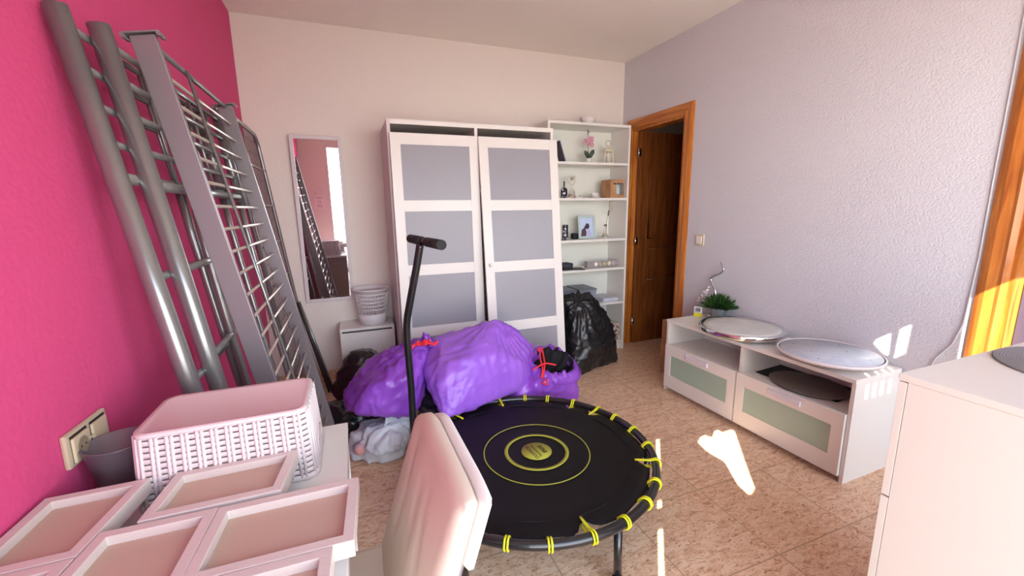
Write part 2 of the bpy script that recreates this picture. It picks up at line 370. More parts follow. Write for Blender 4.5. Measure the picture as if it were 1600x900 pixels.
zs = [1.739-.0788*k for k in range(22) if 1.739-.0788*k > .05]
MB().tube([p(1.61,1.818), p(2.465,1.818)], .009, n=10).build('top_bar', M_steel_dull, t)
for z in zs: MB().tube([p(1.61,z), p(2.465,z)], .0062, n=8).build('cross_rod', mat('pale_metal_rod', srgb(214,204,190), rough=.3, metal=.6), t)
MB().tube([p(1.915,1.82,.011), p(1.99,.02,.011)], .006, n=8).build('centre_bar', M_steel, t)
# wire mesh base with rounded corners
p = plane(-.535,1.84,-.32)
t = thing('wire_mesh_bed_base', 'dark wire mesh bed base with rounded tube frame standing nearest the back wall', 'bed frame')
ya, yb, z1 = 2.57, 3.39, 1.83
def rc(yc, zc, a0, a1, r=.09): return [p(yc+r*math.cos(a), zc+r*math.sin(a)) for a in [a0+(a1-a0)*k/6 for k in range(7)]]
pth = [p(ya,.02)]+rc(ya+.09,z1-.09,PI,PI/2)+rc(yb-.09,z1-.09,PI/2,0)+[p(yb,.02)]
MB().tube(pth+[p(ya+.2,.02)], .0125, n=10).build('outer_tube', M_steel, t)
for z in (1.60,1.364,1.131,.902,.66,.42,.2): MB().tube([p(ya,z), p(yb,z)], .007, n=8).build('cross_tube', M_steel, t)
o = MB()
for k in range(1, 20):
    y = ya+(yb-ya)*k/20; o.tube([p(y,.03,-.006), p(y,z1-.012,-.006)], .0018, n=5)
for k in range(1, 22): o.tube([p(ya,.03+.083*k,-.009), p(yb,.03+.083*k,-.009)], .0014, n=5)
o.build('wire_mesh', mat('wire_grey', srgb(92,86,90), rough=.4, metal=.4), t)
t = thing('bed_side_rail', 'dark flat bed rail with light tube edge, leaning low beside the back wall', 'bed rail')
a0, a1 = Vector((-.225,3.22,.0)), Vector((-.375,3.30,.66)); dd = (a1-a0); a2 = a0+dd*1.03
a2.x = max(a2.x,-.6); a2.y = min(a2.y, 3.44)
w_ = Vector((.012,.10,.0))
o = MB(); o.prism([a0, a0+w_, a2+w_*.35, a2], (-.01,.002,0)); o.build('rail_plate', M_dark, t)
MB().tube([a0+w_+Vector((0,.005,.01)), a2+w_*.35+Vector((0,.004,0))], .009, n=10).build('edge_tube', M_steel, t)

# ---------------------------------------------------------------- mirror
t = thing('wall_mirror', 'tall narrow white framed mirror hanging on the back wall above the small white cabinet', 'mirror', (-.172,YB-.004,.635), rot=(.022,0,0))
W_, H_, f_ = .345, 1.225, .026
o = MB()
o.box((-W_/2,-.018,0),(-W_/2+f_,0,H_)); o.box((W_/2-f_,-.018,0),(W_/2,0,H_)); o.box((-W_/2+f_,-.018,0),(W_/2-f_,0,f_)); o.box((-W_/2+f_,-.018,H_-f_),(W_/2-f_,0,H_))
o.build('mirror_frame', mat('mirror_frame_white', srgb(214,204,206), rough=.4), t, bevel=.003)
bx('mirror_glass', (-W_/2+f_-.002,-.011,f_-.002), (W_/2-f_+.002,-.006,H_-f_+.002), M_mirror, t)
# hanging sign on the rear wall (seen in the mirror)
t = thing('hanging_sign', 'small white square sign with dark lettering on a string, seen in the mirror', 'sign', (-.385,YF+.006,1.20))
bx('sign_board', (-.075,0,0), (.075,.006,.20), mat('sign_card', srgb(240,225,225), rough=.6), t)
MB().tube([(-.06,.004,.2),(0,.004,.34),(.06,.004,.2)], .0015, n=6).build('string', M_card, t)
def text_mesh(body, size, loc, rot, m, parent=None, name='lettering', spacing=1, ext=.0004, sx=1):
    cu = bpy.data.curves.new(name, 'FONT'); cu.body = body; cu.size = size; cu.extrude = ext; cu.align_x = 'CENTER'; cu.align_y = 'CENTER'; cu.space_character = spacing
    ob = bpy.data.objects.new(name+'_tmp', cu); C.objects.link(ob); bpy.context.view_layer.update()
    me = bpy.data.meshes.new_from_object(ob.evaluated_get(bpy.context.evaluated_depsgraph_get())); C.objects.unlink(ob); bpy.data.objects.remove(ob)
    me.materials.clear(); me.materials.append(m)
    o = bpy.data.objects.new(name, me); C.objects.link(o); o.location = loc; o.rotation_euler = rot; o.scale = (sx,1,1)
    if parent: o.parent = parent
    return o
for k, (s, z) in enumerate((('NORMAS', .165), ('de la', .135), ('familia', .11), ('amor', .085), ('y risas', .06), ('BAILAR', .032))):
    text_mesh(s, .026 if k in (0,5) else .020, (.0,.0065,z), (PI/2,0,PI), M_black_txt, t)

# ---------------------------------------------------------------- small cabinet + waste basket by the back wall
t = thing('nightstand', 'small white drawer cabinet against the back wall under the mirror', 'cabinet', (.074,3.505,0))
o = MB(); hw = .195
o.box((-hw,-.27,.0),(-hw+.016,0,.445)); o.box((hw-.016,-.27,0),(hw,0,.445)); o.box((-hw+.016,-.27,.03),(hw-.016,0,.046)); o.box((-hw+.016,-.012,.046),(hw-.016,0,.445))
o.build('body', M_white, t)
bx('top', (-hw,-.275,.447), (hw,0,.467), M_white, t, .002)
bx('drawer', (-hw+.002,-.287,.24), (hw-.002,-.27,.436), M_white, t, .002); bx('drawer', (-hw+.002,-.287,.035), (hw-.002,-.27,.234), M_white, t, .002)
def wastebasket(loc):
    t = thing('waste_basket', 'white round slotted plastic basket standing on the small white cabinet', 'basket', loc)
    H, rt, rb = .275, .128, .098
    R = lambda z: rb+(rt-rb)*z/H
    o = MB(); o.lathe([(0,.004),(R(.004)-.003,.004),(R(.085)-.003,.085),(R(.085),.085),(R(.0)+0,.0),(0,0)], n=48)
    z = .085
    for k in range(6):
        z0 = .085+k*.029; 
        if k: o.lathe([(R(z0)-.003,z0),(R(z0)+.0015,z0),(R(z0)+.0015,z0+.008),(R(z0)-.003,z0+.008),(R(z0)-.003,z0)], n=48)
    o.lathe([(R(.245)-.003,.245),(R(.245)+.001,.245),(rt+.001,H-.008),(rt+.012,H-.008),(rt+.012,H-.002),(rt-.002,H),(rt-.004,H-.01),(R(.245)-.003,.245)], n=48)
    for k in range(40):
        a = 2*PI*k/40; c, s = math.cos(a), math.sin(a)
        o.tube([(c*(R(.08)-.001),s*(R(.08)-.001),.08),(c*(R(.25)-.001),s*(R(.25)-.001),.25)], .0030, n=4)
    o.build('basket_shell', mat('white_plastic', srgb(232,226,228), rough=.4), t)
wastebasket((.125,3.355,.468))

# ---------------------------------------------------------------- wardrobe with loose doors leaning on it
t = thing('wardrobe', 'large white open wardrobe carcass with two front doors propped against it', 'wardrobe', (.285,3.0,0))
Ww, Wd, Wh, th = 1.215, .50, 1.915, .022
o = MB(); o.box((0,0,0),(th,Wd,Wh)); o.build('side_panel', mat('wardrobe_side', srgb(214,198,200), rough=.4), t)
bx('side_panel', (Ww-th,0,0), (Ww,Wd,Wh), M_white, t)
bx('top_panel', (th,0,Wh-.03), (Ww-th,Wd,Wh), M_white, t)
bx('bottom_panel', (th,0,.05), (Ww-th,Wd,.07), M_white, t); bx('plinth', (th,.01,0), (Ww-th,.025,.05), M_white, t)
bx('divider', (Ww/2-.011,0,.07), (Ww/2+.011,Wd-.01,Wh-.03), M_white, t)
bx('back_panel', (th,Wd-.008,.05), (Ww-th,Wd,Wh-.03), M_brown_back, t)
bx('shelf', (th,.03,1.45), (Ww/2-.011,Wd-.01,1.468), M_white, t); bx('shelf', (Ww/2+.011,.03,1.45), (Ww-th,Wd-.01,1.468), M_white, t)
def glass_door(name, label, loc, w, h, lean, stile=.066, rail=.074, gap_knob=None):
    t = thing(name, label, 'door', loc, rot=(lean,0,0))
    o = MB(); T = .018; n = 4; ph = (h-rail*.95-rail*(n))/n
    o.box((0,-T,0),(stile,0,h),.0015); o.box((w-stile,-T,0),(w,0,h),.0015)
    zz = 0; rails = []
    for k in range(n+1):
        rh = rail*.95 if k == 0 else rail
        o.box((stile,-T+.001,zz),(w-stile,-.001,zz+rh)); rails.append((zz,zz+rh)); zz += rh+ph
    o.build('door_frame', M_white, t)
    for k in range(n): bx('glass_pane', (stile-.004,-.012,rails[k][1]-.004), (w-stile+.004,-.007,rails[k+1][0]+.004), M_frost, t)
    if gap_knob:
        b0 = MB(); b0.lathe([(0,.022),(.009,.020),(.013,.014),(.008,.004),(.008,0)], n=20); b0.bm.transform(Matrix.Translation(gap_knob) @ Matrix.Rotation(PI/2,4,'X')); b0.build('knob', mat('cream_knob', srgb(236,232,210), rough=.3), t)
    return t
glass_door('loose_wardrobe_door', 'left white framed door with frosted grey panes propped against the wardrobe', (.297,2.905,.0), .60, 1.828, math.atan2(-.085,1.82))
glass_door('loose_wardrobe_door', 'right white framed door with frosted panes and round knob, leaning furthest out from the wardrobe', (.895,2.775,.0), .612, 1.832, math.atan2(-.195,1.82), gap_knob=(.035,-.018,.93))

# ---------------------------------------------------------------- bookcase and what stands on it
BX0, BX1, BY = 1.556, 2.356, 3.206
t = thing('bookcase', 'tall white open bookcase beside the wardrobe and the doorway', 'bookcase', (BX0,BY,0))
bx('side_panel', (0,0,0), (.02,.28,2.02), M_white, t); bx('side_panel', (.78,0,0), (.80,.28,2.02), M_white, t)
bx('top_panel', (.02,0,1.998), (.78,.28,2.018), M_white, t); bx('back_panel', (.02,.272,.07), (.78,.279,2.0), mat('bookcase_back', srgb(226,226,216), rough=.5), t)
SH = (1.702,1.405,1.048,.784,.463,.085)
for z in SH: bx('shelf', (.02,.004,z-.02), (.78,.272,z), M_white, t)
bx('plinth', (.02,.02,0), (.78,.034,.065), M_white, t)
# white bowl on top
o = MB(); o.lathe([(0,0),(.035,0),(.04,.008),(.066,.05),(.072,.062),(.068,.062),(.06,.05),(.0,.012)], n=36); tag(o.build('bowl', M_white2, None, (2.0,3.33,2.019)), 'small white bowl on top of the white bookcase', 'bowl')
# orchid
t = thing('potted_orchid', 'small artificial pink orchid in a white pot on the top bookcase shelf', 'plant', (2.012,3.33,1.703))
t.scale = (.8,.8,.8)
o = MB(); o.lathe([(0,0),(.026,0),(.036,.055),(.033,.055),(.0,.045)], n=28); o.build('pot', M_white2, t)
o = MB()
for sx, h in ((-1,.085),(1,.10)):
    pts = [(0,0,.05),(sx*.012,-.01,.075),(sx*.045,-.015,.05+h*.8),(sx*.062,-.01,.05+h)]
    wd = [.008,.022,.022,.002]
    for i in range(3):
        a, b = Vector(pts[i]), Vector(pts[i+1]); n_ = Vector((.3,.9,.0)).normalized(); s_ = (b-a).cross(n_).normalized()
        o.prism([a-s_*wd[i], a+s_*wd[i], b+s_*wd[i+1], b-s_*wd[i+1]], n_*.003)
o.build('leaf', mat('orchid_leaf', (.02,.04,.02,1), rough=.35), t)
MB().tube([(0,0,.05),(-.008,-.005,.13),(-.018,-.005,.22),(-.012,-.005,.30),(-.02,-.01,.345)], .003, n=6).build('stem', M_leaf, t)
o = MB()
for cx, cz in ((-.048,.235),(-.002,.262),(.022,.225),(.034,.192),(-.012,.212),(.03,.262)):
    for k in range(5):
        a = 2*PI*k/5+cx*20; o.ball((cx+.016*math.cos(a),-.012+random.uniform(-.008,.008),cz+.015*math.sin(a)), (.013,.004,.011), 1)
o.build('flower', mat('orchid_petal', srgb(226,150,178), rough=.5), t)
o = MB()
for cx, cz in ((-.02,.345),(-.004,.33),(-.022,.315)): o.ball((cx,-.01,cz), .008, 1)
o.build('bud', mat('orchid_bud', srgb(96,70,60), rough=.6), t)
# lantern
t = thing('lantern', 'small cream metal lantern with ring handle on the top bookcase shelf', 'lantern', (2.212,3.33,1.703))
o = MB(); hex_ = lambda r, z, n=8: [(r*math.cos(2*PI*k/n+PI/8), r*math.sin(2*PI*k/n+PI/8), z) for k in range(n)]
o.prism(hex_(.052,0), (0,0,.012)); o.prism(hex_(.048,.105), (0,0,.008))
for k in range(8): a = hex_(.047,.012)[k]; o.tube([a, (a[0],a[1],.105)], .003, n=6)
A, B_ = hex_(.048,.113), hex_(.014,.15)
o._add([Vector(q) for q in A+B_], [(k,(k+1)%8,(k+1)%8+8,k+8) for k in range(8)]+[tuple(range(8,16))])
o.lathe([(.014,.15),(.012,.158),(.0,.162)], n=16)
o.build('lantern_body', mat('cream_metal', srgb(226,216,190), rough=.45), t)
MB().tube([(.027*math.sin(a), 0, .178+.027*math.cos(a)) for a in [2*PI*k/20 for k in range(20)]], .0025, n=6, closed=True).build('ring_handle', M_steel, t)
o = MB(); o.lathe([(0,.013),(.02,.013),(.02,.06),(0,.062)], n=20); o.build('candle', M_white2, t)
# leaning book / tablet at the left end of the top shelf
R = Matrix.Translation((1.742,3.27,1.710)) @ Matrix.Rotation(-.33,4,'Y')
t = thing('book', 'dark book leaning at the left end of the top bookcase shelf', 'book')
MB().box((-.014,-.03,0),(-.003,.07,.17),.001,R).build('cover', mat('dark_book', srgb(60,44,70), rough=.4), t)
MB().box((-.003,-.03,0),(.003,.07,.174),.001,R).build('pages', mat('book_pages', srgb(190,196,220), rough=.7), t)
# second shelf
def vase_pattern(name):
    m = mat(name, (.02,.015,.02,1), rough=.2)
    nt = m.node_tree; b = nt.nodes['Principled BSDF']; N = nt.nodes.new; L = nt.links.new
    co = N('ShaderNodeTexCoord'); v = N('ShaderNodeTexVoronoi'); v.inputs['Scale'].default_value = 38; v.feature = 'DISTANCE_TO_EDGE'; L(co.outputs['Object'], v.inputs['Vector'])
    r = N('ShaderNodeValToRGB'); r.color_ramp.interpolation = 'CONSTANT'; r.color_ramp.elements[0].color = srgb(40,34,44); r.color_ramp.elements[1].position = .22; r.color_ramp.elements[1].color = srgb(196,190,206)
    L(v.outputs['Distance'], r.inputs['Fac']); L(r.outputs['Color'], b.inputs['Base Color']); return m
M_vase = vase_pattern('dark_mosaic_glaze')
o = MB(); o.lathe([(0,0),(.022,0),(.028,.012),(.028,.07),(.022,.085),(.007,.092),(.006,.14),(.009,.142),(.0,.142)], n=28); tag(o.build('bottle', M_vase, None, (1.758,3.30,1.406)), 'dark patterned bottle with thin neck at the left end of the second bookcase shelf', 'bottle')
gm = mat('clear_glass', (1,.96,.92,1), rough=.02, trans=1, ior=1.3)
t = thing('hourglass', 'clear glass hourglass shaped ornament on the second bookcase shelf', 'ornament', (1.845,3.32,1.406))
o = MB(); o.lathe([(0,.0),(.034,.0),(.036,.012),(.026,.05),(.008,.085),(.006,.10),(.012,.115),(.033,.145),(.036,.165),(.026,.188),(0,.196)], n=32); o.build('bulb', gm, t)
o = MB(); o.ball((0,0,.165), .013, 2); o.lathe([(0,.002),(.026,.002),(.018,.022),(0,.03)], n=24); o.build('sand', mat('pale_sand', srgb(220,200,190), rough=.8), t)
for k, (x, y, r, lab) in enumerate(((1.80,3.28,.018,'clear glass ball left of the hourglass on the bookcase'),(1.905,3.28,.013,'smaller clear glass ball right of the hourglass on the bookcase'))):
    tag(MB().ball((0,0,r), r, 3).build('glass_ball', gm, None, (x,y,1.406)), lab, 'ornament')
t = thing('tea_cup', 'white cup lying on a small saucer beside the cardboard gift box on the bookcase', 'cup', (2.07,3.31,1.406))
o = MB(); o.lathe([(0,0),(.03,0),(.055,.009),(.053,.011),(0,.004)], n=32); o.build('saucer', M_white2, t)
o = MB(); o.lathe([(0,.006),(.018,.006),(.030,.022),(.034,.045),(.032,.045),(.026,.022),(0,.012)], n=32); o.tube([(.03,0,.038),(.047,0,.036),(.045,0,.018),(.026,0,.016)], .003, n=6); o.build('cup_body', M_white2, t)
t = thing('gift_box', 'brown cardboard box with window showing a pale blue mug on the second bookcase shelf', 'box', (2.250,3.29,1.406), .06)
s_ = .075; h_ = .158
o = MB(); o.box((-s_,-.06,0),(s_,.075,.004)); o.box((-s_,-.06,h_-.004),(s_,.075,h_)); o.box((-s_,-.06,.004),(-s_+.004,.075,h_-.004)); o.box((-s_+.004,.071,.004),(s_,.075,h_-.004))
o.box((-s_+.004,-.06,.004),(-.012,-.056,h_-.004)); o.box((-.012,-.06,.004),(s_,-.056,.03)); o.box((-.012,-.06,h_-.03),(s_,-.056,h_-.004)); o.box((s_-.01,-.06,.03),(s_,-.056,h_-.03))
o.build('carton', M_card, t)
o = MB(); o.lathe([(0,.028),(.030,.028),(.036,.04),(.036,.115),(.033,.115),(.03,.04),(0,.034)], (.026,0,0), n=32); o.build('mug', mat('pale_blue_mug', srgb(190,212,214), rough=.25), t)
bx('print_mark', (-.045,-.0608,.115), (-.022,-.0602,.128), M_black_txt, t)
# third shelf
o = MB(); o.lathe([(0,0),(.024,0),(.026,.01),(.026,.125),(.024,.13),(0,.13)], n=28); tag(o.build('mosaic_vase', M_vase, None, (1.772,3.30,1.049)), 'black and white patterned cylinder vase at the left end of the third bookcase shelf', 'vase')
t = thing('photo_frame', 'mint green picture frame with a photo of a kissing couple on the third bookcase shelf', 'picture frame', (1.985,3.285,1.050), rot=(-.16,0,-.10))
w2, h2, f2 = .083, .205, .022
o = MB(); o.box((-w2,-.012,0),(-w2+f2,0,h2)); o.box((w2-f2,-.012,0),(w2,0,h2)); o.box((-w2+f2,-.012,0),(w2-f2,0,f2)); o.box((-w2+f2,-.012,h2-f2),(w2-f2,0,h2))
o.build('frame', mat('mint_frame', srgb(180,196,194), rough=.4), t, bevel=.002)
bx('photo_print', (-w2+f2,-.006,f2), (w2-f2,-.002,h2-f2), mat('photo_sky', srgb(190,206,232), rough=.3), t)
o = MB()
def blob(pts): o.prism([(x,-.0068,z) for x,z in pts], (0,.0006,0))
blob([(-.06,.023),(-.01,.023),(-.004,.06),(-.012,.085),(-.03,.095),(-.05,.08)])
o.build('dark_figure', mat('photo_dark', srgb(74,50,62), rough=.4), t)
o = MB(); o.prism([(.006+.02*math.cos(a),-.0074,.112+.026*math.sin(a)) for a in [2*PI*k/12 for k in range(12)]], (0,.0006,0)); o.prism([(-.012+.014*math.cos(a),-.0072,.100+.016*math.sin(a)) for a in [2*PI*k/12 for k in range(12)]], (0,.0006,0)); o.build('dark_hair', mat('photo_hair', srgb(56,40,46), rough=.4), t)
o = MB(); blob([(.0,.023),(.045,.023),(.034,.07),(.016,.088),(.0,.07)]); o.build('pale_figure', mat('photo_shirt', srgb(176,180,212), rough=.4), t)
MB().prism([(-.01,0,.03),(.03,0,.03),(.015,0,.12)], (0,.004,0)).build('easel_leg', M_black, t).rotation_euler = (-.25,0,0)
tag(MB().box((0,0,0),(.05,.06,.05),.012).build('black_pouch', M_foam, None, (1.868,3.32,1.049)), 'small black pouch behind the mint picture frame', 'pouch')
t = thing('bud_vase', 'slim clear glass vase holding a dried stem on the third bookcase shelf', 'vase', (2.203,3.33,1.049))
o = MB(); o.lathe([(0,0),(.03,0),(.031,.006),(.014,.05),(.012,.09),(.014,.12),(.012,.12),(.010,.09),(.012,.05),(.026,.008),(0,.005)], n=28); o.build('glass_body', gm, t)
MB().tube([(0,0,.01),(.005,0,.10),(.018,0,.18),(.03,0,.215)], .0018, n=6).build('stem', M_leaf, t)
o = MB()
for k in range(5): o.ball((.028-.004*(k%2)+.002*k,0,.205+.010*k), (.006,.005,.007), 1)
o.build('dried_bud', mat('dried_bud_dark', srgb(60,50,46), rough=.7), t)
o = MB(); 
for k in range(14): o.ball((.06+.012*math.sin(k*2.1),.01*math.cos(k),.235+.0065*k), (.008,.005,.008), 1)
o.tube([(.018,0,.18),(.05,0,.24),(.062,0,.32)], .0014, n=5); o.build('dried_flower', mat('dried_flower_pale', srgb(214,196,176), rough=.8), t)
# fourth shelf
t = thing('rolled_cloth', 'rolled dark grey cloth on flat dark papers on the fourth bookcase shelf', 'cloth', (1.79,3.29,.785))
MB().tube([(-.09,.03,.034),(0,.01,.034),(.05,-.01,.030)], [.026,.030,.024], n=16).build('roll', mat('charcoal_cloth', srgb(58,58,66), rough=.7, bump=.3), t)
MB().box((-.12,-.07,0),(.15,.09,.004),.001,Matrix.Rotation(-.25,4,'Z')).build('flat_sheet', mat('charcoal_sheet', srgb(84,82,86), rough=.6), t)
t = thing('candle_box', 'long clear box of small round candles on the fourth bookcase shelf', 'box', (2.16,3.31,.785))
bx('box_sleeve', (-.165,-.025,0), (.165,.03,.058), mat('clear_plastic', srgb(205,196,196), rough=.15, trans=.55), t, .002)
for k, (x, c) in enumerate(((-.075,(235,232,222)),(-.03,(176,160,158)),(.015,(190,180,140)),(.065,(226,222,190)),(.11,(190,176,176)))):
    b0 = MB(); b0.lathe([(0,0),(.020,0),(.020,.006),(0,.006)], n=24); b0.bm.transform(Matrix.Translation((x,-.0255,.029)) @ Matrix.Rotation(PI/2,4,'X')); b0.build('candle', mat('candle_wax_%s' % 'abcde'[k], srgb(*c), rough=.5), t)
# fifth shelf: storage boxes and papers
M_box = mat('grey_storage_plastic', srgb(150,152,164), rough=.4); M_lid = mat('grey_lid', srgb(120,122,134), rough=.4)
def storage(loc, label, w=.185):
    t = thing('storage_box', label, 'storage box', loc, group=None)
    o = MB(); a, b = w/2-.012, w/2
    P = lambda q, z, yy: [(-q,-yy,z),(q,-yy,z),(q,yy,z),(-q,yy,z)]
    o._add([Vector(v) for v in P(a,0,.105)+P(b-.004,.125,.118)], [(0,1,2,3),(4,5,6,7),(0,1,5,4),(1,2,6,5),(2,3,7,6),(3,0,4,7)]); o.build('bin', M_box, t)
    MB().box((-b,-.122,.125),(b,.122,.142),.005).build('lid', M_lid, t)
    bx('grip_slot', (-.028,-.1195,.098), (.028,-.112,.112), M_gap, t, .003)
storage((1.965,3.335,.464), 'grey lidded box on the fifth bookcase shelf, half behind the black bag')
storage((1.755,3.335,.464), 'grey lidded box at the left end of the fifth shelf, beside the wardrobe door')
o = None
for k, (lab, c, dx) in enumerate((('lowest white booklet of the stack on the fifth bookcase shelf', (196,196,214), 0),('middle pale booklet of the stack on the fifth bookcase shelf', (222,222,236), .008),('top white booklet of the stack on the fifth bookcase shelf', (206,206,216), -.008))):
    tag(MB().box((-.085,-.10,0),(.085,.10,.011),.001,Matrix.Rotation(.06*k,4,'Z')).build('booklet', mat('booklet_%s' % 'abc'[k], srgb(*c), rough=.6), None, (2.215+dx,3.335,.464+.0115*k)), lab, 'booklet', 'booklets stacked on the bookcase')
def weave_mat():
    m = mat('colourful_weave', srgb(120,100,90), rough=.8)
    nt = m.node_tree; b = nt.nodes['Principled BSDF']; N = nt.nodes.new; L = nt.links.new
    co = N('ShaderNodeTexCoord'); v = N('ShaderNodeTexVoronoi'); v.inputs['Scale'].default_value = 90; L(co.outputs['Object'], v.inputs['Vector'])
    r = N('ShaderNodeValToRGB'); r.color_ramp.interpolation = 'CONSTANT'; e = r.color_ramp.elements
    e[0].color = srgb(30,28,32); e[1].position = .2; e[1].color = srgb(226,214,196)
    for q, c in ((.38,(60,104,140)),(.55,(196,130,80)),(.7,(240,236,226)),(.85,(80,60,60))): x = e.new(q); x.color = srgb(*c)
    L(v.outputs['Color'], r.inputs['Fac']); L(r.outputs['Color'], b.inputs['Base Color']); return m
t = thing('patterned_basket', 'small basket covered in colourful dotted weave at the bottom of the bookcase', 'basket', (2.255,3.31,.086))
MB().box((-.07,-.08,0),(.07,.08,.16),.012).build('woven_body', weave_mat(), t)
MB().tube([(-.05,-.082,.12),(-.03,-.09,.15),(.03,-.09,.15),(.05,-.082,.12)], .005, n=8).build('strap', M_card, t)
t = thing('brown_carton', 'brown cardboard carton on the floor between the doorway and the low white bench', 'box', (2.385,2.515,0))
MB().box((-.095,-.12,0),(.085,.10,.43),.002).build('carton_body', M_card, t)
MB().box((-.095,-.12,.43),(.085,.10,.434),0,Matrix.Translation((0,0,0))).build('carton_flap', mat('carton_flap', srgb(198,150,104), rough=.8), t)

# ---------------------------------------------------------------- TV bench
t = thing('tv_bench', 'low white two drawer bench with green frosted glass fronts along the right wall', 'bench', (2.113,1.123,0), .023)
L_, Dp, H_ = 1.207, .355, .53
bx('side_panel', (0,0,0), (Dp,.018,H_-.02), M_white, t, .001); bx('side_panel', (0,L_-.018,0), (Dp,L_,H_-.02), M_white, t, .001)
bx('top_panel', (-.004,0,H_-.02), (Dp,L_,H_), M_white, t, .0015)
bx('shelf', (.018,.018,.330), (Dp,L_-.018,.345), M_white, t); bx('bottom_panel', (.02,.018,.045), (Dp,L_-.018,.06), M_white, t)
bx('divider', (.012,L_/2-.009,.345), (Dp-.01,L_/2+.009,H_-.02), M_white, t); bx('back_panel', (Dp-.006,.018,.06), (Dp,L_-.018,H_-.02), M_white, t)
bx('plinth', (.04,.018,0), (.055,L_-.018,.045), M_white, t)
for k in (0,1):
    y0 = .020+k*(L_/2-.011)*1.0; y1 = y0+L_/2-.022
    d = MB(); x0, x1, z0, z1 = -.016, .002, .036, .352
    py0, py1, pz0, pz1 = y0+.052, y1-.052, .128, .278
    d.box((x0,y0,z0),(x1,y1,pz0)); d.box((x0,y0,pz1),(x1,y1,z1)); d.box((x0,y0,pz0),(x1,py0,pz1)); d.box((x0,py1,pz0),(x1,y1,pz1))
    dr = d.build('drawer', M_white, t)
    bx('glass_panel', (x0+.006,py0-.002,pz0-.002), (x0+.010,py1+.002,pz1+.002), M_green, dr)
    MB().box((x0-.014,(y0+y1)/2-.09,.302),(x0+.001,(y0+y1)/2+.09,.332),.003).build('handle', mat('white_tab_handle', srgb(222,216,222), rough=.4), dr)
# turntables
t = thing('turntable', 'round white turntable with chrome ring edge on the left of the low bench', 'turntable', (2.240,1.852,.532))
r_ = .243
o = MB(); o.lathe([(0,0),(.12,0),(.12,.02),(0,.02)], n=48); o.build('swivel_base', M_black, t)
o = MB(); o.lathe([(r_-.03,.022),(r_-.004,.022),(r_,.028),(r_,.050),(r_-.006,.054),(r_-.028,.048),(r_-.03,.022)], n=72); o.build('chrome_ring', M_chrome, t)
o = MB(); o.lathe([(0,.022),(r_-.028,.022),(r_-.028,.050),(r_-.06,.0515),(0,.052)], n=72); o.build('disc', mat('off_white_disc', srgb(214,212,206), rough=.45, noisecol=srgb(200,200,196), nscale=14), t)
t = thing('turntable', 'round white turntable with thin dark groove on the right of the low bench', 'turntable', (2.250,1.338,.532))
r_ = .228
o = MB(); o.lathe([(0,0),(.10,0),(.10,.006),(.02,.008),(.02,.026),(0,.026)], n=40); o.tube([(-.10,-.07,.018),(-.14,-.04,.018),(-.14,.02,.018),(-.09,.05,.018)], .004, n=8, closed=True); o.build('swivel_base', M_chrome, t)
o = MB(); o.lathe([(0,.028),(r_-.02,.028),(r_,.040),(r_,.048),(r_-.006,.051),(r_-.009,.048),(r_-.009,.042),(0,.042)], n=72); o.build('rim', mat('pale_pink_rim', srgb(232,222,224), rough=.35), t)
o = MB(); o.lathe([(r_-.0135,.0425),(r_-.0135,.047),(r_-.009,.0475),(r_-.009,.0425)], n=72); o.build('groove', M_gap, t)
o = MB(); o.lathe([(0,.042),(r_-.0135,.042),(r_-.0135,.0495),(0,.0505)], n=72)
o.build('top_disc', mat('pale_blue_disc', srgb(206,212,222), rough=.35, noisecol=srgb(190,198,212), nscale=30), t)
o = MB()
for k in range(8):
    a = 2*PI*k/8+.3; rr = .085 if k % 2 else .165; o.lathe([(0,.0508),(.0035,.0508),(.0035,.050)], (rr*math.cos(a),rr*math.sin(a),0), n=10)
o.build('screw', M_dark, t)
# dark mats in the right compartment
bb = MB().prism([(-.125,.215,0),(.115,.235,0),(.135,-.215,0),(-.105,-.225,0)], (0,0,.003))
tag(bb.build('square_mat', mat('black_mat', (.012,.012,.014,1), rough=.6), None, (2.318,1.475,.3475)), 'square black mat under the grey round one inside the bench', 'mat')
o = MB(); o.lathe([(0,0),(.183,0),(.186,.004),(.183,.006),(0,.006)], n=64); q = o.build('round_mat', mat('grey_brown_mat', srgb(112,104,98), rough=.6), None, (2.283,1.44,.352)); tag(q, 'round grey brown mat lying inside the right compartment of the bench', 'mat')
q.scale = (.88,1.06,1)
# plant, sculpture, little packet
t = thing('potted_plant', 'small green bushy plant in a zinc pot on the left end of the low bench', 'plant', (2.395,2.175,.531))
t.scale = (1.22,1.22,1.22)
o = MB(); o.lathe([(0,0),(.036,0),(.046,.068),(.048,.07),(.044,.07),(.0,.06)], n=36); o.build('pot', M_zinc, t)
o = MB(); rnd = random.Random(3)
for k in range(520):
    th_ = rnd.uniform(0,2*PI); ph = rnd.uniform(.02,1.2); ln = rnd.uniform(.055,.105)
    d = Vector((math.sin(ph)*math.cos(th_), math.sin(ph)*math.sin(th_), math.cos(ph)*.95)); b = Vector((d.x*.03,d.y*.03,.066)); e = b+d*ln+Vector((0,0,-.02*math.sin(ph)**2))
    s_ = d.cross(Vector((rnd.uniform(-1,1),rnd.uniform(-1,1),rnd.uniform(-1,1)))).normalized()*.0042; md = b.lerp(e,.72)
    o._add([b-s_*.2,b+s_*.2,md+s_,e,md-s_],[(0,1,2,3,4)])
o.build('foliage', M_leaf, t)
t = thing('spiral_ornament', 'silver twisted wave ornament with beaded coils standing on the bench against the wall', 'ornament', (2.438,2.275,.531))
o = MB(); o.lathe([(0,0),(.03,0),(.03,.006),(0,.008)], n=24)
pts = [(0,-.01,.006),(0,-.02,.06),(0,-.03,.13),(0,-.012,.20),(0,.025,.255),(0,.018,.285),(0,-.045,.318),(0,-.075,.345),(0,-.068,.372),(0,-.045,.398)]
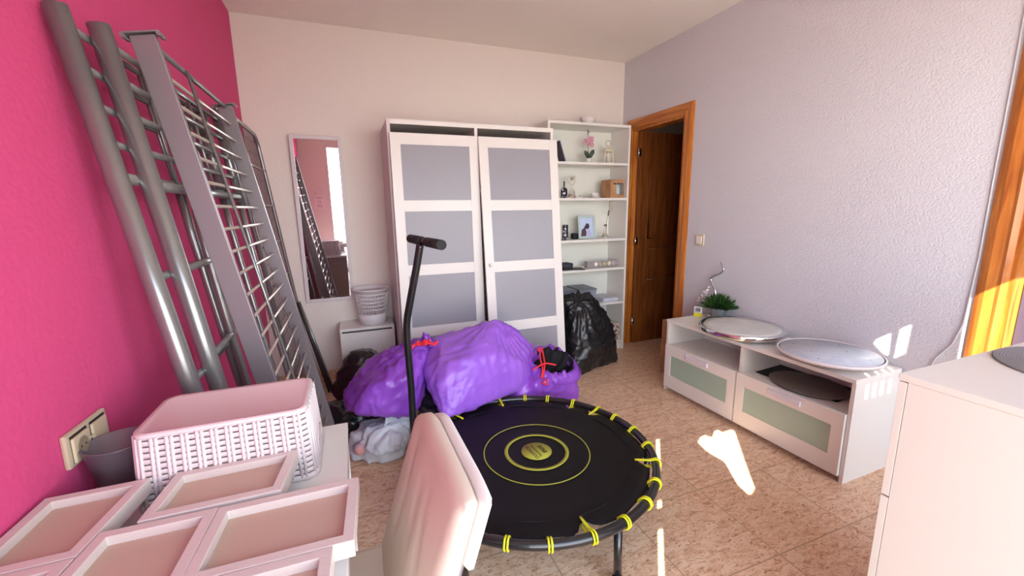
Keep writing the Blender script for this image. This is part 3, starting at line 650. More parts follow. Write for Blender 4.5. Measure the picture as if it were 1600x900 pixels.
def cr(P, m=6):
    P = [Vector(q) for q in P]; out = []
    for i in range(len(P)-1):
        a = P[max(i-1,0)]; b = P[i]; c = P[i+1]; d = P[min(i+2,len(P)-1)]
        for k in range(m):
            u = k/m; out.append(.5*((2*b)+(c-a)*u+(2*a-5*b+4*c-d)*u*u+(3*b-a-3*c+d)*u**3))
    return out+[P[-1]]
sp = cr(pts); o.tube(sp, [.004+.0045*math.sin(PI*min(1,i/len(sp)*1.05)) for i in range(len(sp))], n=8); o.build('twisted_blade', M_chrome, t)
o = MB()
for r_, c_ in ((.050,.055),(.038,.055),(.026,.055)):
    o.tube([(-.02,.045+r_*math.cos(2*PI*k/24),c_+r_*math.sin(2*PI*k/24)) for k in range(24)], .0028, n=6, closed=True)
o.build('coil', M_chrome, t)
o = MB()
for k in range(16):
    a = k/15; o.ball((-.015+.01*math.sin(k*2),.03+.075*a+.012*math.sin(k*1.7),.195-.09*a+.014*math.cos(k*2.3)), .0085, 2)
o.build('bead', mat('pearl_beads', srgb(226,214,212), rough=.2), t)
t = thing('small_packet', 'small yellow and white packet with dark code on the far end of the bench', 'packet', (2.33,2.295,.531), rot=(0,0,-.9))
MB().box((-.028,-.008,0),(.028,.008,.028),.003).build('packet_base', mat('yellow_packet', srgb(226,214,50), rough=.4), t)
MB().box((-.028,-.008,.028),(.028,.008,.075),.004).build('packet_top', mat('white_packet', srgb(222,222,226), rough=.35), t)
o = MB()
for k in range(7): o.box((-.018+.005*k,-.0092,.038),(-.0155+.005*k+.001*(k%2),-.0082,.064))
o.build('code_mark', M_black_txt, t)

# ---------------------------------------------------------------- chest of drawers (right foreground)
M_dresser = mat('warm_white_laminate', srgb(212,203,193), rough=.4, bump=.03, bscale=300)
t = thing('chest_of_drawers', 'white chest of drawers in the right foreground with a round mat on top', 'chest of drawers', (1.123,.062,0), 0)
Wc, Dc, Hc_ = .78, .438, .95
bx('side_panel', (0,0,0), (.018,Dc,Hc_-.016), M_dresser, t, .001); bx('side_panel', (Wc-.018,0,0), (Wc,Dc,Hc_-.016), M_dresser, t)
bx('back_panel', (.018,0,.02), (Wc-.018,.006,Hc_-.016), M_dresser, t); bx('top_panel', (-.002,-.0,Hc_-.0155), (Wc,Dc+.018,Hc_), M_dresser, t, .0015); bx('bottom_panel', (.018,.006,.03), (Wc-.018,Dc,.045), M_dresser, t)
for z0, z1 in ((.03,.337),(.341,.648),(.652,.932)): bx('drawer', (.0,Dc+.001,z0), (Wc,Dc+.016,z1), M_dresser, t, .001)
t2 = thing('round_placemat', 'round grey woven placemat on top of the right foreground chest of drawers', 'placemat', (1.527,.331,.9505))
o = MB(); r_ = .181; pr = [(r_,.0)]; q = r_
while q > .008: pr += [(q,.003),(q-.0024,.0045),(q-.0048,.003)]; q -= .0055
o.lathe([(0,0)]+pr+[(0,.0035)], n=80); o.build('woven_disc', mat('grey_woven', srgb(128,122,122), rough=.8), t2)

# ---------------------------------------------------------------- trampoline
TC = Vector((.684,1.578)); TR = .535; TZ = .25
t = thing('fitness_trampoline', 'round black mini trampoline with yellow elastic loops on the tiled floor', 'trampoline', (TC.x,TC.y,0))
MB().tube([(TR*math.cos(2*PI*k/96),TR*math.sin(2*PI*k/96),TZ) for k in range(96)], .0175, n=14, closed=True).build('rim_tube', M_black, t)
for k in range(6):
    a = math.radians(-79+60*k); c, s = math.cos(a), math.sin(a)
    lg = MB().tube([(c*(TR-.005),s*(TR-.005),TZ-.01),(c*(TR+.0),s*(TR+.0),.02)], .0145, n=12).build('leg', M_black, t)
    MB().tube([(c*(TR+.0),s*(TR+.0),.045),(c*(TR+.0),s*(TR+.0),0)], [.019,.021], n=14).build('foot_cap', M_foam, lg)
# jump mat: slack scalloped edge
o = MB(); rings = []; n = 144; pulls = [math.radians(v) for v in (86,40,24,-32,-91,-138,150,118)]
def edge_r(a):
    r = .512+.003*math.sin(18*a)
    for q in pulls:
        d = (a-q+PI) % (2*PI)-PI; r -= .052*math.exp(-(d/.06)**2)
    return r
radii = [.0,.1,.2,.3,.38,.44,.475,1.0]
for i, r in enumerate(radii):
    if r == 0: rings.append([o.bm.verts.new((.004,.008,TZ+.002))]); continue
    R_ = []
    for k in range(n):
        a = 2*PI*k/n; rr = edge_r(a)*(r/.475 if r < 1 else 1.0)*.985 if r < 1 else edge_r(a)
        z = TZ+.002+.004*noise.noise(Vector((rr*math.cos(a)*6,rr*math.sin(a)*6,1)))*min(1,r*3) - (.008 if r >= 1 else 0)+(.006 if .43 < r < .46 else 0)
        R_.append(o.bm.verts.new((rr*math.cos(a)+.004,rr*math.sin(a)+.008,z)))
    rings.append(R_)
for A, B_ in zip(rings, rings[1:]):
    for k in range(n):
        k2 = (k+1) % n
        f = o.bm.faces.new((A[0],B_[k],B_[k2]) if len(A)==1 else (A[k],B_[k],B_[k2],A[k2])); f.smooth = True
jm = o.build('jump_mat', M_matfab, t)
o = MB(); rs = .44
o.tube([(.438*math.cos(2*PI*k/96),.438*math.sin(2*PI*k/96),TZ+.004+.003*math.sin(k*.7)) for k in range(96)], .0035, n=6, closed=True); o.build('hem_seam', M_matfab, jm)
pc = (.022,-.014,0)
def ring(name, r0, r1, z): 
    o = MB(); o.lathe([(r0,z-.0012),(r1,z-.0012),(r1,z),(r0,z),(r0,z-.0012)], pc, n=96); return o.build(name, M_lime, jm)
ring('outer_ring_print', .232,.2375,TZ+.0065); ring('inner_ring_print', .128,.144,TZ+.0065)
o = MB(); o.lathe([(0,TZ+.0055),(.068,TZ+.0055),(.068,TZ+.0065),(0,TZ+.0065)], pc, n=64); o.build('centre_print', M_lime, jm)
rz = math.radians(97); ux, uy = math.cos(rz), math.sin(rz)
def ptxt(s, size, du, dv, sx=1.0): text_mesh(s, size, (pc[0]+ux*du-uy*dv, pc[1]+uy*du+ux*dv, TZ+.0068), (0,0,rz), M_black_txt, jm, 'lettering', ext=.0003, sx=sx)
ptxt('DOMYOS', .024, 0, .022, 1.05); ptxt('TRAMPOLINE', .0165, 0, .0, 1.0); 
o = MB(); Rm = Matrix.Translation((pc[0],pc[1],0)) @ Matrix.Rotation(rz,4,'Z'); o.box((-.03,-.040,TZ+.0062),(.03,-.019,TZ+.0068),0,Rm); o.build('black_label_print', M_black_txt, jm)
text_mesh('FIT TRAMPO', .009, (pc[0]+uy*.0245, pc[1]-ux*.0245, TZ+.0070), (0,0,rz), M_lime, jm, 'lettering', ext=.0003)
text_mesh('MAX 130 KG', .009, (pc[0]+uy*.0345, pc[1]-ux*.0345, TZ+.0070), (0,0,rz), M_lime, jm, 'lettering', ext=.0003)
# elastic loops
for ang, lng in ((86,1),(70,0),(40,0),(24,1),(12,0),(-3,0),(-18,0),(-32,1),(-47,0),(-61,0),(-76,0),(-91,1),(-107,0),(-122,0),(-138,1),(-154,0),(-170,0),(174,0),(150,1),(134,0),(118,1),(102,0),(56,0)):
    a = math.radians(ang); o = MB(); inn = edge_r(a)+(-.012 if lng else -.002)
    for da in (-.010,.010):
        P = []
        for (r, z) in ((inn,TZ+(.010 if lng else -.008)),(TR-.03,TZ+(.013 if lng else -.002)),(TR-.013,TZ+.017),(TR,TZ+.0215),(TR+.013,TZ+.017),(TR+.021,TZ),(TR+.013,TZ-.017),(TR,TZ-.0215),(TR-.02,TZ-.014),(inn+.004,TZ-.016)):
            k = (r-inn)/(TR-inn) if lng else 1; aa = a+da*max(.15,min(1,k)); P.append((r*math.cos(aa), r*math.sin(aa), z))
        o.tube(cr(P,3), .0036, n=6)
    o.build('elastic_loop', M_yellow, t)
# T handle
hb = [(.214,1.900,.25),(.214,1.900,.345),(.215,1.898,.523),(.209,1.882,.718),(.210,1.868,.826),(.228,1.846,.931),(.257,1.815,1.075),(.277,1.795,1.183)]
hl = cr([(x-TC.x,y-TC.y,z) for x,y,z in hb], 5)
MB().tube(hl, .0165, n=16).build('handle_pole', M_black, t)
MB().tube([(.214-TC.x,1.9-TC.y,.02),(.214-TC.x,1.9-TC.y,.26)], .019, n=14).build('handle_socket', M_black, t)
c_ = Vector((.290-TC.x,1.765-TC.y,1.194)); d_ = Vector((.056,-.43,0)).normalized()
MB().tube([c_-d_*.21, c_+d_*.21], .0125, n=14).build('t_bar', M_black, t)
for sg in (-1,1): MB().tube([c_+d_*sg*.035, c_+d_*sg*.215], .0195, n=18).build('foam_grip', M_foam, t)

# ---------------------------------------------------------------- bags
def bag_mesh(pts, vox=.013, smooth=14, amp=.012, seed=0, tie=None, fold=.010, nf=26, grow=.008, floorz=None, fine=.004):
    bm = bmesh.new()
    for p_ in pts: bm.verts.new(p_)
    r = bmesh.ops.convex_hull(bm, input=bm.verts)
    bmesh.ops.delete(bm, geom=[g for g in r['geom_interior'] if isinstance(g, bmesh.types.BMVert)], context='VERTS')
    me = bpy.data.meshes.new('tmp'); bm.to_mesh(me); bm.free()
    ob = bpy.data.objects.new('tmp', me); C.objects.link(ob)
    m = ob.modifiers.new('r','REMESH'); m.mode = 'VOXEL'; m.voxel_size = vox
    m = ob.modifiers.new('s','SMOOTH'); m.factor = .5; m.iterations = smooth
    bpy.context.view_layer.update()
    out = bpy.data.meshes.new_from_object(ob.evaluated_get(bpy.context.evaluated_depsgraph_get()))
    bpy.data.objects.remove(ob); bpy.data.meshes.remove(me)
    nr = [v.normal.copy() for v in out.vertices]; sd = Vector((seed*7.3,seed*3.1,seed))
    for v, n_ in zip(out.vertices, nr):
        c = v.co
        d = grow+amp*noise.noise(c*5+sd)
        w = c*9+sd; w = w+Vector((noise.noise(w*.7),noise.noise(w*.7+Vector((9,0,0))),0))*1.5
        rd = 1-abs(noise.noise(w)); d += fine*2.2*(rd**5)-fine
        rd = 1-abs(noise.noise(w*2.3)); d += fine*.9*(rd**6)
        if tie:
            for (tp, ax, fall) in tie:
                q = c-Vector(tp); A = Vector(ax).normalized(); e1 = A.cross(Vector((.3,1,.2))).normalized(); e2 = A.cross(e1)
                ph = math.atan2(q.dot(e1), q.dot(e2)); L_ = q.length
                d += fold*math.sin(ph*nf+2.5*noise.noise(c*4+sd))*math.exp(-(L_/fall)**2)*min(1,L_/.05)
        v.co = c+n_*d
        if floorz is not None and v.co.z < floorz: v.co.z = floorz
    for f in out.polygons: f.use_smooth = True
    return out
def bag_obj(name, me, m, parent=None):
    me.name = name; me.materials.clear()
    for q in (m if isinstance(m, list) else [m]): me.materials.append(q)
    o = bpy.data.objects.new(name, me); C.objects.link(o)
    if parent: o.parent = parent
    return o
BIG=[(0.793,2.350,0.655),(0.937,2.420,0.575),(1.026,2.350,0.465),(1.008,2.280,0.343),(0.951,2.200,0.29),(0.803,2.115,0.288),(0.568,2.030,0.284),(0.400,1.972,0.280),(0.369,1.99,0.29),(0.337,2.120,0.378),(0.327,2.200,0.440),(0.347,2.300,0.495),(0.424,2.380,0.575),(0.584,2.400,0.60),(0.435,2.100,0.514),(0.387,2.050,0.434),(0.686,2.100,0.532),(0.877,2.150,0.429),(0.536,2.080,0.542),(0.474,2.000,0.369),(.50,2.66,.30),(.92,2.68,.30),(.55,2.62,.5),(.85,2.62,.5),(.55,2.2,.275),(.9,2.25,.275),(.5,2.6,.25),(.9,2.6,.25)]
bg = thing('stuffed_purple_bag', 'largest stuffed purple plastic bag, resting on the far edge of the trampoline', 'bag')
bag_obj('bag_body', bag_mesh(BIG, smooth=9, amp=.010, seed=1, tie=[((.78,2.36,.66),(0,.2,1),.30),((.40,1.97,.26),(-.6,-.6,-.3),.22)], fold=.006, nf=22, grow=.010, fine=.0035), M_purple, bg)
LEFT=[(-0.092,2.300,0.268),(-0.091,2.350,0.327),(-0.056,2.380,0.384),(0.041,2.400,0.460),(0.152,2.420,0.529),(0.278,2.400,0.565),(0.360,2.400,0.570),(0.399,2.380,0.520),(0.358,2.300,0.436),(0.289,2.220,0.269),(0.230,2.180,0.231),(0.097,2.150,0.279),(-0.028,2.200,0.284),(0.106,2.120,0.453),(0.237,2.140,0.459),(0.043,2.150,0.417),(0.182,2.200,0.517),(-.02,2.62,.25),(.3,2.65,.25),(.05,2.6,.42),(.3,2.6,.48),(.1,2.3,.2),(.3,2.4,.2)]
lb = thing('tied_purple_bag', 'purple plastic bag tied with red drawstring, left of the trampoline handle', 'bag')
bag_obj('bag_body', bag_mesh(LEFT, smooth=9, amp=.010, seed=2, tie=[((.345,2.36,.57),(.6,0,.7),.32)], fold=.011, nf=16, grow=.010, fine=.005), M_purple2, lb)
o = MB(); rnd = random.Random(5)
for k in range(9):
    a = rnd.uniform(0,2*PI); c = Vector((.335,2.315,.585)); P = [c]
    for j in range(1,5): P.append(c+Vector((.022*j*math.cos(a)+rnd.uniform(-.012,.012), -.012*j*abs(math.sin(a))-.005, .012*math.sin(j*1.6+a)+rnd.uniform(-.008,.012))))
    o.tube(cr(P,3), .0055, n=6)
o.build('drawstring', M_red, lb)
o = MB(); nn = 40
A = []; B_ = []
for k in range(nn):
    a = 2*PI*k/nn; w1 = .03+.006*math.sin(5*a); w2 = .055+.016*math.sin(7*a+1)+.008*math.sin(13*a)
    A.append(Vector((.365+w1*.6*math.cos(a),2.36+w1*math.sin(a),.56+w1*.5*math.cos(a+PI)))); B_.append(Vector((.395+w2*.6*math.cos(a),2.36+w2*math.sin(a),.592-w2*.5*math.cos(a)+.008*math.sin(9*a))))
o._add(A+B_, [(k,(k+1)%nn,(k+1)%nn+nn,k+nn) for k in range(nn)], True); q = o.build('gathered_neck', M_purple2, lb); m = q.modifiers.new('s','SOLIDIFY'); m.thickness = .004
RIGHT=[(0.807,2.150,0.20),(0.82,2.22,0.05),(1.22,2.24,0.03),(0.997,2.150,0.20),(1.158,2.150,0.165),(1.261,2.170,0.147),(1.283,2.200,0.222),(1.282,2.250,0.333),(1.252,2.300,0.398),(1.162,2.350,0.443),(1.075,2.380,0.436),(1.017,2.380,0.423),(0.897,2.200,0.328),(1.029,2.120,0.313),(1.178,2.130,0.313),(0.947,2.120,0.307),(.95,2.6,.05),(1.28,2.55,.05),(1.0,2.55,.38),(1.25,2.5,.36),(.95,2.2,.02),(1.2,2.25,.02)]
rb = thing('open_purple_bag', 'open purple bag showing black inside and red strings, right of the largest purple bag', 'bag')
me = bag_mesh(RIGHT, smooth=6, amp=.010, seed=3, tie=[((1.10,2.25,.38),(0,-.3,1),.22)], fold=.010, nf=14, grow=.008, floorz=.004, fine=.006)
oc = Vector((1.125,2.235,.375))
for v in me.vertices:
    q = v.co-oc; e = (q.x/.135)**2+(q.y/.085)**2
    if v.co.z > .26 and e < 1.0: v.co.z -= .10*(1-e)**.5; v.co.y += .03*(1-e)
    elif v.co.z > .26 and e < 1.9: v.co.z += .018*(1.9-e)*(.6+.6*math.sin(math.atan2(q.y,q.x)*9))
ro = bag_obj('bag_body', me, [M_purple2, mat('black_inner_lining', (.006,.006,.007,1), rough=.6, spec=.2)], rb)
for f in me.polygons:
    q = f.center-oc
    if f.center.z > .2 and (q.x/.14)**2+(q.y/.09)**2 < 1.05 : f.material_index = 1
o = MB()
for P in ([(0.988,2.12,0.34),(1.008,2.14,0.385),(1.02,2.20,.43),(1.045,2.26,.455),(1.034,2.26,.475)], [(1.0,2.12,.34),(1.03,2.16,.40),(1.05,2.22,.44),(1.06,2.27,.47),(1.03,2.25,.46)], [(0.945,2.15,0.385),(.99,2.15,.405),(1.04,2.16,.41),(1.10,2.15,.395)], [(1.01,2.11,.33),(.995,2.105,.315),(1.02,2.11,.30),(1.03,2.12,.33)]):
    o.tube(cr(P,4), .005, n=6)
o.build('drawstring', M_red, rb)
o = MB(); nn = 96; R3 = [[], [], [], []]
for k in range(nn):
    a = 2*PI*k/nn; wv = math.sin(11*a)+.6*math.sin(23*a+1)
    for q, (e, dz) in enumerate(((.90,-.03),(1.02+.05*wv*.5,.016+.007*wv),(1.14+.05*wv,.012-.006*wv),(1.36,-.030))):
        x, y = .14*e*math.cos(a), .092*e*math.sin(a)
        R3[q].append(Vector((oc.x+x, oc.y+y, oc.z+.50*y-.16*x+dz-.004)))
o._add(sum(R3,[]), [(q*nn+k, q*nn+(k+1)%nn, (q+1)*nn+(k+1)%nn, (q+1)*nn+k) for q in range(3) for k in range(nn)], True)
q = o.build('gathered_rim', M_purple2, rb); m = q.modifiers.new('s','SOLIDIFY'); m.thickness = .002
BLKR=[(1.626,3.050,0.534),(1.628,3.000,0.605),(1.748,3.000,0.631),(1.86,3.000,0.60),(1.975,2.980,0.486),(2.011,2.960,0.376),(2.097,2.950,0.139),(2.112,2.950,0.01),(2.037,2.930,0.0),(1.831,2.860,0.0),(1.652,2.800,0.0),(1.547,2.860,0.0),(1.60,2.81,0.153),(1.62,2.83,0.369),(1.787,2.800,0.226),(1.704,2.86,0.496),(1.6,3.14,.0),(2.08,3.16,.0),(1.62,3.14,.5),(1.95,3.14,.4)]
tag(bag_obj('black_rubbish_bag', bag_mesh(BLKR, smooth=7, amp=.014, seed=4, tie=[((1.70,2.93,.64),(.2,0,1),.45)], fold=.012, nf=13, grow=.014, floorz=.003, fine=.006), M_bin), 'tall full black rubbish bag on the floor in front of the bookcase', 'bag')
BLKL=[(-0.185,2.900,0.135),(-0.135,2.900,0.250),(-0.068,2.920,0.337),(-0.004,2.920,0.382),(0.069,2.900,0.369),(0.113,2.850,0.334),(-0.026,2.700,0.156),(-0.147,2.800,0.090),(-.15,2.95,.01),(.15,2.95,.01),(.12,3.12,.3),(-.05,3.12,.3),(.2,2.75,.15),(.2,2.72,.01),(-.1,2.7,.01)]
tag(bag_obj('black_rubbish_bag', bag_mesh(BLKL, smooth=6, amp=.012, seed=5, fold=.01, grow=.012, floorz=.003, fine=.008), M_bin), 'black bag slumped before the small white cabinet, behind the tied purple bag', 'bag')
BLK2=[(-0.245,2.600,0.158),(-0.178,2.700,0.150),(-0.086,2.43,0.141),(-0.246,2.550,0.116),(-0.082,2.42,0.067),(0.098,2.44,0.178),(0.166,2.44,0.183),(0.243,2.46,0.183),(-0.031,2.450,0.175),(-.25,2.5,.01),(-.1,2.43,.01),(.25,2.47,.01),(.25,2.68,.01),(-.2,2.68,.01),(.2,2.65,.18)]
tag(bag_obj('black_rubbish_bag', bag_mesh(BLK2, smooth=5, amp=.014, seed=6, grow=.008, floorz=.003, fine=.010), M_bin), 'flat black bag on the floor underneath the tied purple bag', 'bag')
MID=[(0.287,2.330,0.331),(0.340,2.370,0.342),(0.411,2.250,0.274),(0.433,2.20,0.197),(0.386,2.15,0.193),(0.293,2.2,0.225),(.30,2.2,.01),(.5,2.2,.01),(.7,2.2,.01),(.7,2.45,.01),(.42,2.45,.01),(.65,2.3,.18),(.6,2.45,.18),(.42,2.45,.2)]
tag(bag_obj('black_rubbish_bag', bag_mesh(MID, smooth=6, amp=.012, seed=7, grow=.004, floorz=.003, fine=.008), M_bin), 'black bag wedged beneath the largest purple bag, behind the trampoline handle', 'bag')
WHITE=[(-0.091,2.300,0.078),(-0.064,2.300,0.126),(0.028,2.200,0.173),(0.15,2.200,0.19),(0.218,2.24,0.165),(0.223,2.22,0.10),(0.205,2.180,0.05),(0.153,2.150,0.012),(0.079,2.140,0.01),(-0.048,2.200,0.01),(-0.095,2.280,0.012),(0.051,2.11,0.10),(0.153,2.120,0.11),(-.05,2.38,.01),(.2,2.38,.01),(.2,2.36,.15),(0,2.38,.13)]
wm = mat('thin_white_plastic', srgb(232,236,244), rough=.25, trans=.0)
nt = wm.node_tree; b = nt.nodes['Principled BSDF']; tr = nt.nodes.new('ShaderNodeBsdfTransparent'); mxs = nt.nodes.new('ShaderNodeMixShader'); mxs.inputs[0].default_value = .72
nt.links.new(tr.outputs[0], mxs.inputs[1]); nt.links.new(b.outputs[0], mxs.inputs[2]); nt.links.new(mxs.outputs[0], nt.nodes['Material Output'].inputs['Surface'])
wb = thing('white_carrier_bag', 'thin white see-through carrier bag on the floor behind the cream chair', 'bag')
bag_obj('bag_body', bag_mesh(WHITE, vox=.011, smooth=6, amp=.010, seed=8, tie=[((.15,2.2,.22),(0,0,1),.18)], fold=.009, nf=13, grow=.008, floorz=.003, fine=.008), wm, wb)
HAN=[(.085,2.20,.165),(.11,2.23,.262),(.135,2.215,.25),(.165,2.23,.225),(.20,2.235,.255),(.236,2.26,.225),(.225,2.23,.15),(.15,2.19,.15),(.12,2.26,.2),(.2,2.28,.2)]
o = MB(); P1_ = [(.070,2.18,.16),(.10,2.20,.20),(.108,2.215,.262),(.125,2.21,.262),(.145,2.20,.225),(.175,2.205,.222),(.20,2.215,.256),(.243,2.25,.242),(.238,2.24,.16),(.16,2.16,.15)]
o.prism(P1_, (.01,.035,-.01)); q = o.build('bag_handles', wm, wb); m = q.modifiers.new('b','BEVEL'); m.width = .006; m.segments = 2
o = MB(); rnd = random.Random(9)
for k in range(16):
    o.ball((rnd.uniform(-.04,.17), rnd.uniform(2.2,2.33), rnd.uniform(.035,.11)), (rnd.uniform(.02,.035),)*3, 2)
o.build('contents', mat('mixed_contents', srgb(214,150,140), rough=.7, noisecol=srgb(150,170,200), nscale=12), wb)

# ---------------------------------------------------------------- desk-height cabinet in the left foreground
CZ = .68
t = thing('desk', 'white desk against the pink wall carrying the woven basket and picture frames', 'desk', (0,0,0))
bx('desk_top', (XL+.012,.12,CZ-.022), (-.050,1.308,CZ), M_white, t, .002)
bx('side_panel', (XL+.012,.13,0), (XL+.03,1.290,CZ-.022), M_white, t); bx('end_panel', (XL+.03,.13,0), (-.053,.148,CZ-.022), M_white, t)
bx('back_panel', (XL+.012,1.290,0), (-.053,1.300,CZ-.022), M_brown_back, t); bx('apron', (-.071,.148,CZ-.09), (-.053,1.290,CZ-.022), M_white, t)
bx('leg', (-.10,1.262,0), (-.053,1.290,CZ-.09), M_white, t)

# upside-down woven plastic basket
t = thing('rattan_style_basket', 'blush white woven plastic basket turned upside down on the left foreground cabinet', 'basket', (-.297,1.152,CZ+.001))
def rrect(hx, hy, r, n=7):
    P = []
    for cx, cy, a0 in ((hx-r,hy-r,0),(-hx+r,hy-r,PI/2),(-hx+r,-hy+r,PI),(hx-r,-hy+r,1.5*PI)):
        for k in range(n+1): a = a0+PI/2*k/n; P.append((cx+r*math.cos(a), cy+r*math.sin(a)))
    return P
BH = .18; HX0, HY0, HX1, HY1 = .180,.109,.169,.107     # half sizes at the bottom (mouth) and at the top (closed base)
def dens(P, step=.004):
    out = []
    for i in range(len(P)):
        a = Vector(P[i]+(0,)); b = Vector(P[(i+1) % len(P)]+(0,)); m_ = max(1,int((b-a).length/step))
        for k in range(m_): out.append(a.lerp(b,k/m_))
    return out
def band(o, z0, z1, off0, off1, skip=None):
    def per(z, off):
        k = z/BH; return rrect(HX0+(HX1-HX0)*k+off, HY0+(HY1-HY0)*k+off, .030+off)
    A, B2, C2, D2_ = per(z0,off1), per(z1,off1), per(z1,off0), per(z0,off0); n = len(A)
    vs = [Vector((x,y,z0)) for x,y in A]+[Vector((x,y,z1)) for x,y in B2]+[Vector((x,y,z1)) for x,y in C2]+[Vector((x,y,z0)) for x,y in D2_]
    fs = []
    for k in range(n):
        k2 = (k+1) % n
        mx_ = (A[k][0]+A[k2][0])/2; my_ = (A[k][1]+A[k2][1])/2
        for q in range(4): fs.append((q*n+k, q*n+k2, ((q+1)%4)*n+k2, ((q+1)%4)*n+k))
    o._add(vs, fs, True)
o = MB(); band(o, 0, .014, -.002, .004); band(o, BH-.012, BH, -.003, .0005)
rows = 11; zz0 = .016; ph_ = (BH-.012-zz0)/rows
for k in range(rows): band(o, zz0+k*ph_+.0006, zz0+(k+1)*ph_-.0024, -.0018, .0014)
# vertical double ribs
def at_per(s, z, off):
    k = z/BH; P = dens(rrect(HX0+(HX1-HX0)*k+off, HY0+(HY1-HY0)*k+off, .030+off), .003); n = len(P); i = s*n; j = int(i) % n; return P[j].lerp(P[(j+1) % n], i-int(i))
NR = 38
for k in range(NR):
    for dd in (-.0042,.0042):
        s = (k/NR+dd) % 1
        a = at_per(s,.008,.0012); b = at_per(s,BH-.008,.0008)
        o.tube([(a.x,a.y,.008),(b.x,b.y,BH-.008)], .0040, n=6)
o.build('woven_wall', M_basket, t)
o = MB(); Pt = rrect(HX1-.0005,HY1-.0005,.030); n = len(Pt)
P2_ = rrect(HX1-.010,HY1-.010,.022)
vs = [Vector((x,y,BH-.004)) for x,y in Pt]+[Vector((x,y,BH+.002)) for x,y in rrect(HX1-.003,HY1-.003,.028)]+[Vector((x,y,BH-.001)) for x,y in P2_]
o._add(vs, [(k,(k+1)%n,(k+1)%n+n,k+n) for k in range(n)]+[(k+n,(k+1)%n+n,(k+1)%n+2*n,k+2*n) for k in range(n)]+[tuple(range(2*n,3*n))], True)
o.build('closed_base', mat('blush_smooth_plastic', srgb(222,196,196), rough=.4), t)
o = MB(); 
hz = .048; P = [(HX0+.001-.072*(z_/BH)*0, y_, z_) for y_, z_ in [(-.045,hz-.016),(.045,hz-.016),(.05,hz),(.045,hz+.016),(-.045,hz+.016),(-.05,hz)]]
o.tube([(HX0-.002,y_,z_) for _,y_,z_ in P], .005, n=8, closed=True); o.build('handle_rim', M_basket, t)
o = MB(); o.prism([(HX0-.004,y_*.92,hz+(z_-hz)*.8) for _,y_,z_ in P], (.005,0,0)); o.build('handle_opening', mat('basket_inside_shade', srgb(214,196,160), rough=.7), t)
# metal pot
t = thing('metal_pot', 'empty dark grey metal pot between the basket and the wall socket', 'pot', (-.545,1.18,CZ+.001))
o = MB(); o.lathe([(0,0),(.044,0),(.0635,.118),(.065,.120),(.0615,.120),(.042,.004),(0,.004)], n=44); o.build('pot_body', M_pot, t)
# joined multi-picture frame, lying flat
t = thing('collage_picture_frame', 'white wooden multi picture frame with empty beige panels lying across the left foreground', 'picture frame', (0,0,0))
FZ = .765; FT = .033
K_ = .9824
cells = [((-.636,.842),(-.474,.842),(-.448,1.060),(-.621,1.058)), ((-.414,.903),(-.174,.905),(-.157,1.064),(-.400,1.058)), ((-.497,.60),(-.297,.60),(-.281,.893),(-.4655,.896)),
         ((-.291,.708),(-.034,.703),(-.022,.889),(-.280,.891)), ((-.297,.46),(-.080,.46),(-.068,.702),(-.2905,.706)), ((-.633,.50),(-.508,.50),(-.4745,.839),(-.636,.839))]
bw = .0195
for k, cc in enumerate(cells):
    o = MB(); b0 = bw
    out = [(max(x*K_,XL+.003), y*K_) for x, y in cc]
    cx_, cy_ = sum(q[0] for q in out)/4, sum(q[1] for q in out)/4
    def inset(i):
        P0, P1, P2 = Vector(out[i-1]), Vector(out[i]), Vector(out[(i+1)%4]); d1 = (P1-P0).normalized(); d2 = (P2-P1).normalized()
        n1 = Vector((-d1.y,d1.x)); n2 = Vector((-d2.y,d2.x)); m_ = (n1+n2).normalized(); return tuple(P1+m_*(b0/max(.3,m_.dot(n1))))
    inn = [inset(i) for i in range(4)]
    vs = [Vector((x,y,FZ)) for x,y in out]+[Vector((x,y,FZ)) for x,y in inn]+[Vector((x,y,FZ-.016)) for x,y in inn]+[Vector((x,y,FZ-FT)) for x,y in out]+[Vector((x,y,FZ-FT)) for x,y in inn]
    fs = []
    for i in range(4):
        j = (i+1) % 4
        fs += [(i,j,j+4,i+4),(i+4,j+4,j+8,i+8),(i,j,j+12,i+12),(i+12,j+12,j+16,i+16),(i+8,j+8,j+16,i+16)]
    o._add(vs, fs); fr = o.build('frame_border', M_wood_white, t, bevel=.0012)
    o = MB(); o.prism([(x,y,FZ-.017) for x,y in inn], (0,0,-.004)); o.build('backing_panel', M_beige, fr)
t = thing('lower_picture_frame', 'plain white panel frame under the multi picture frame in the left foreground', 'picture frame')
o = MB(); o.box((-.60,.40,CZ+.001),(-.075,.845,FZ-FT-.001),.003); o.build('panel', M_wood_white, t)

# ---------------------------------------------------------------- chair
t = thing('dining_chair', 'cream upholstered dining chair with creased backrest in the centre foreground', 'chair', (0,0,0))
ya, yb = .605, 1.030
